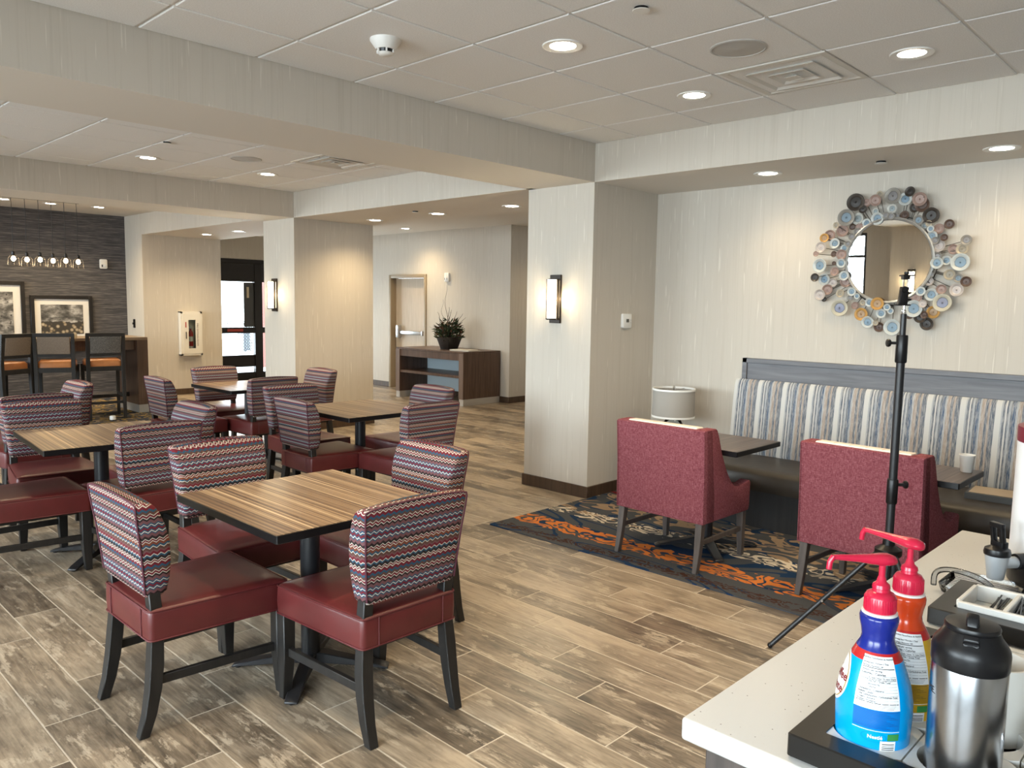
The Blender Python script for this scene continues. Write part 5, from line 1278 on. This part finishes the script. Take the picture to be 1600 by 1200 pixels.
# ---- canister, creamer
cn = MB().lathe([(.040,0),(.0445,.003),(.0465,.118),(.0465,.122),(.0425,.122),(.0415,.117),(.040,.008),(.002,.007)], 40).build('white_canister', pmat('white_stoneware', (.68,.66,.61), .35), smooth=45); cn.location = (MG[0], MG[1], CT+.010); tag(cn, 'open white stoneware canister behind the steel carafe', 'canister')
cr = thing('steel_creamer', 'small domed steel creamer at the lower right corner of the frame', 'creamer', (1.268, .172, CT+.010))
MB().lathe([(.034,0),(.036,.003),(.036,.045),(.035,.047)], 36).build('body', M_STEEL, cr, smooth=40); MB().lathe([(.0365,.045),(.0365,.050),(.032,.060),(.020,.070),(.006,.074),(.001,.0745)], 36).build('lid', M_CHROME, cr, smooth=50)

# ---- coffee dispenser with drip tray, cut by the right frame edge
UX, UY = 2.275, .322
ur = thing('coffee_dispenser', 'tall white coffee dispenser with a black tap handle at the right frame edge', 'dispenser', (UX, UY, CT))
MB().lathe([(.118,.0),(.122,.004),(.122,.045),(.112,.060)], 40).build('base', M_BLKPL, ur, smooth=40)
MB().lathe([(.105,.050),(.121,.062),(.121,.352),(.115,.356)], 48).build('body', pmat('white_enamel_dispenser', (.72,.73,.75), .3), ur, smooth=40)
MB().lathe([(.1215,.348),(.122,.352),(.122,.385),(.10,.395)], 40).build('top_band', pmat('maroon_band', (.16,.012,.03), .4), ur, smooth=40)
MB().lathe([(.10,.39),(.105,.392),(.105,.40),(.07,.41),(.01,.412)], 32).build('lid', M_BLKPL, ur, smooth=40)
mb = MB()
for z in (.14,.20,.255,.31): mb.lathe([(.005,-.002),(.005,.002)], 8); 
d = Vector((2.085-UX, .452-UY, 0)).normalized()
mb = MB()
for i, z in enumerate((.325,.295,.258,.222)):
    a = math.atan2(d.y, d.x)+.42-.02*i; c, s_ = math.cos(a), math.sin(a); tn = (-s_, c)
    mb.add([(.1216*c-tn[0]*.004, .1216*s_-tn[1]*.004, z-.006), (.1216*c+tn[0]*.004, .1216*s_+tn[1]*.004, z-.006), (.1216*c+tn[0]*.004, .1216*s_+tn[1]*.004, z+.006), (.1216*c-tn[0]*.004, .1216*s_-tn[1]*.004, z+.006)], [(0,1,2,3)])
mb.build('level_marks', M_INK, ur)
M_SIL = pmat('silver_grey_plastic', (.42,.44,.46), .35, .3)
f0 = d*.115; f1 = d*.200
mb = MB(); mb.tube([tuple(f0+Vector((0,0,.066))), tuple(f1+Vector((0,0,.068)))], .014, 14); tp = mb.build('tap_body', M_SIL, ur, smooth=50)
mb = MB(); mb.tube([tuple(d*.118+Vector((0,0,.068))), tuple(d*.148+Vector((0,0,.068)))], .019, 14); mb.build('tap_nut', M_BLKPL, tp, smooth=40)
MB().lathe([(.017,.030),(.018,.032),(.026,.088),(.026,.09)], 24, tuple(f1)).build('tap_cone', M_SIL, tp, smooth=40)
mb = MB().lathe([(.028,.088),(.029,.094),(.027,.103),(.014,.110)], 24, tuple(f1)); mb.build('tap_cap', M_BLKPL, tp, smooth=40)
s_ = Vector((-d.y, d.x, 0)); mb = MB()
def fb3(q, w, z): return tuple(f1+s_*q+d*w+Vector((0,0,z)))
for q in (-.013, .013): mb.bar(fb3(q,-.004,.104), fb3(q,.006,.160), .010, .012)
mb.bar(fb3(-.018,.006,.160), fb3(.018,.006,.160), .013, .012); mb.bar(fb3(-.018,-.004,.112), fb3(.018,-.004,.112), .018, .02)
mb.build('tap_handle', M_BLKPL, tp, bevel=.002)
dt = thing('drip_tray', 'clear acrylic drip tray with a raised rim under the dispenser tap', 'tray', (2.075, .455, CT))
ang = math.atan2(d.y, d.x); O = []
mb = MB()
o_ = rrect(-.085,-.085,.075,.075,.035,6)
for r0, r1, z0, z1 in ((1.0,1.04,.003,.058),):
    mb.loft([at([(x*.96,y*.96) for x, y, _ in o_], .002), at([(x,y) for x, y, _ in o_], .010), at([(x*1.03,y*1.03) for x, y, _ in o_], .020), at([(x*.99,y*.99) for x, y, _ in o_], .020), at([(x*.95,y*.95) for x, y, _ in o_], .008)])
mb.build('tray', M_ACRY, dt, smooth=40)
mb = MB(); P = [(-.085-.010*math.sin(PI*k/24), -.068*math.cos(PI*k/24), .014+.052*math.sin(PI*k/24)**.55) for k in range(25)]
mb.tube([Matrix.Rotation(-.2,4,'Z') @ Vector(p) for p in P], .0065, 10); mb.build('rim_loop', M_ACRY, dt, smooth=60)
mb = MB()
for i in range(9): mb.box(-.06+.0135*i,-.065,.010,-.054+.0135*i,.06,.014)
mb.build('drip_grate', M_STEEL, dt)
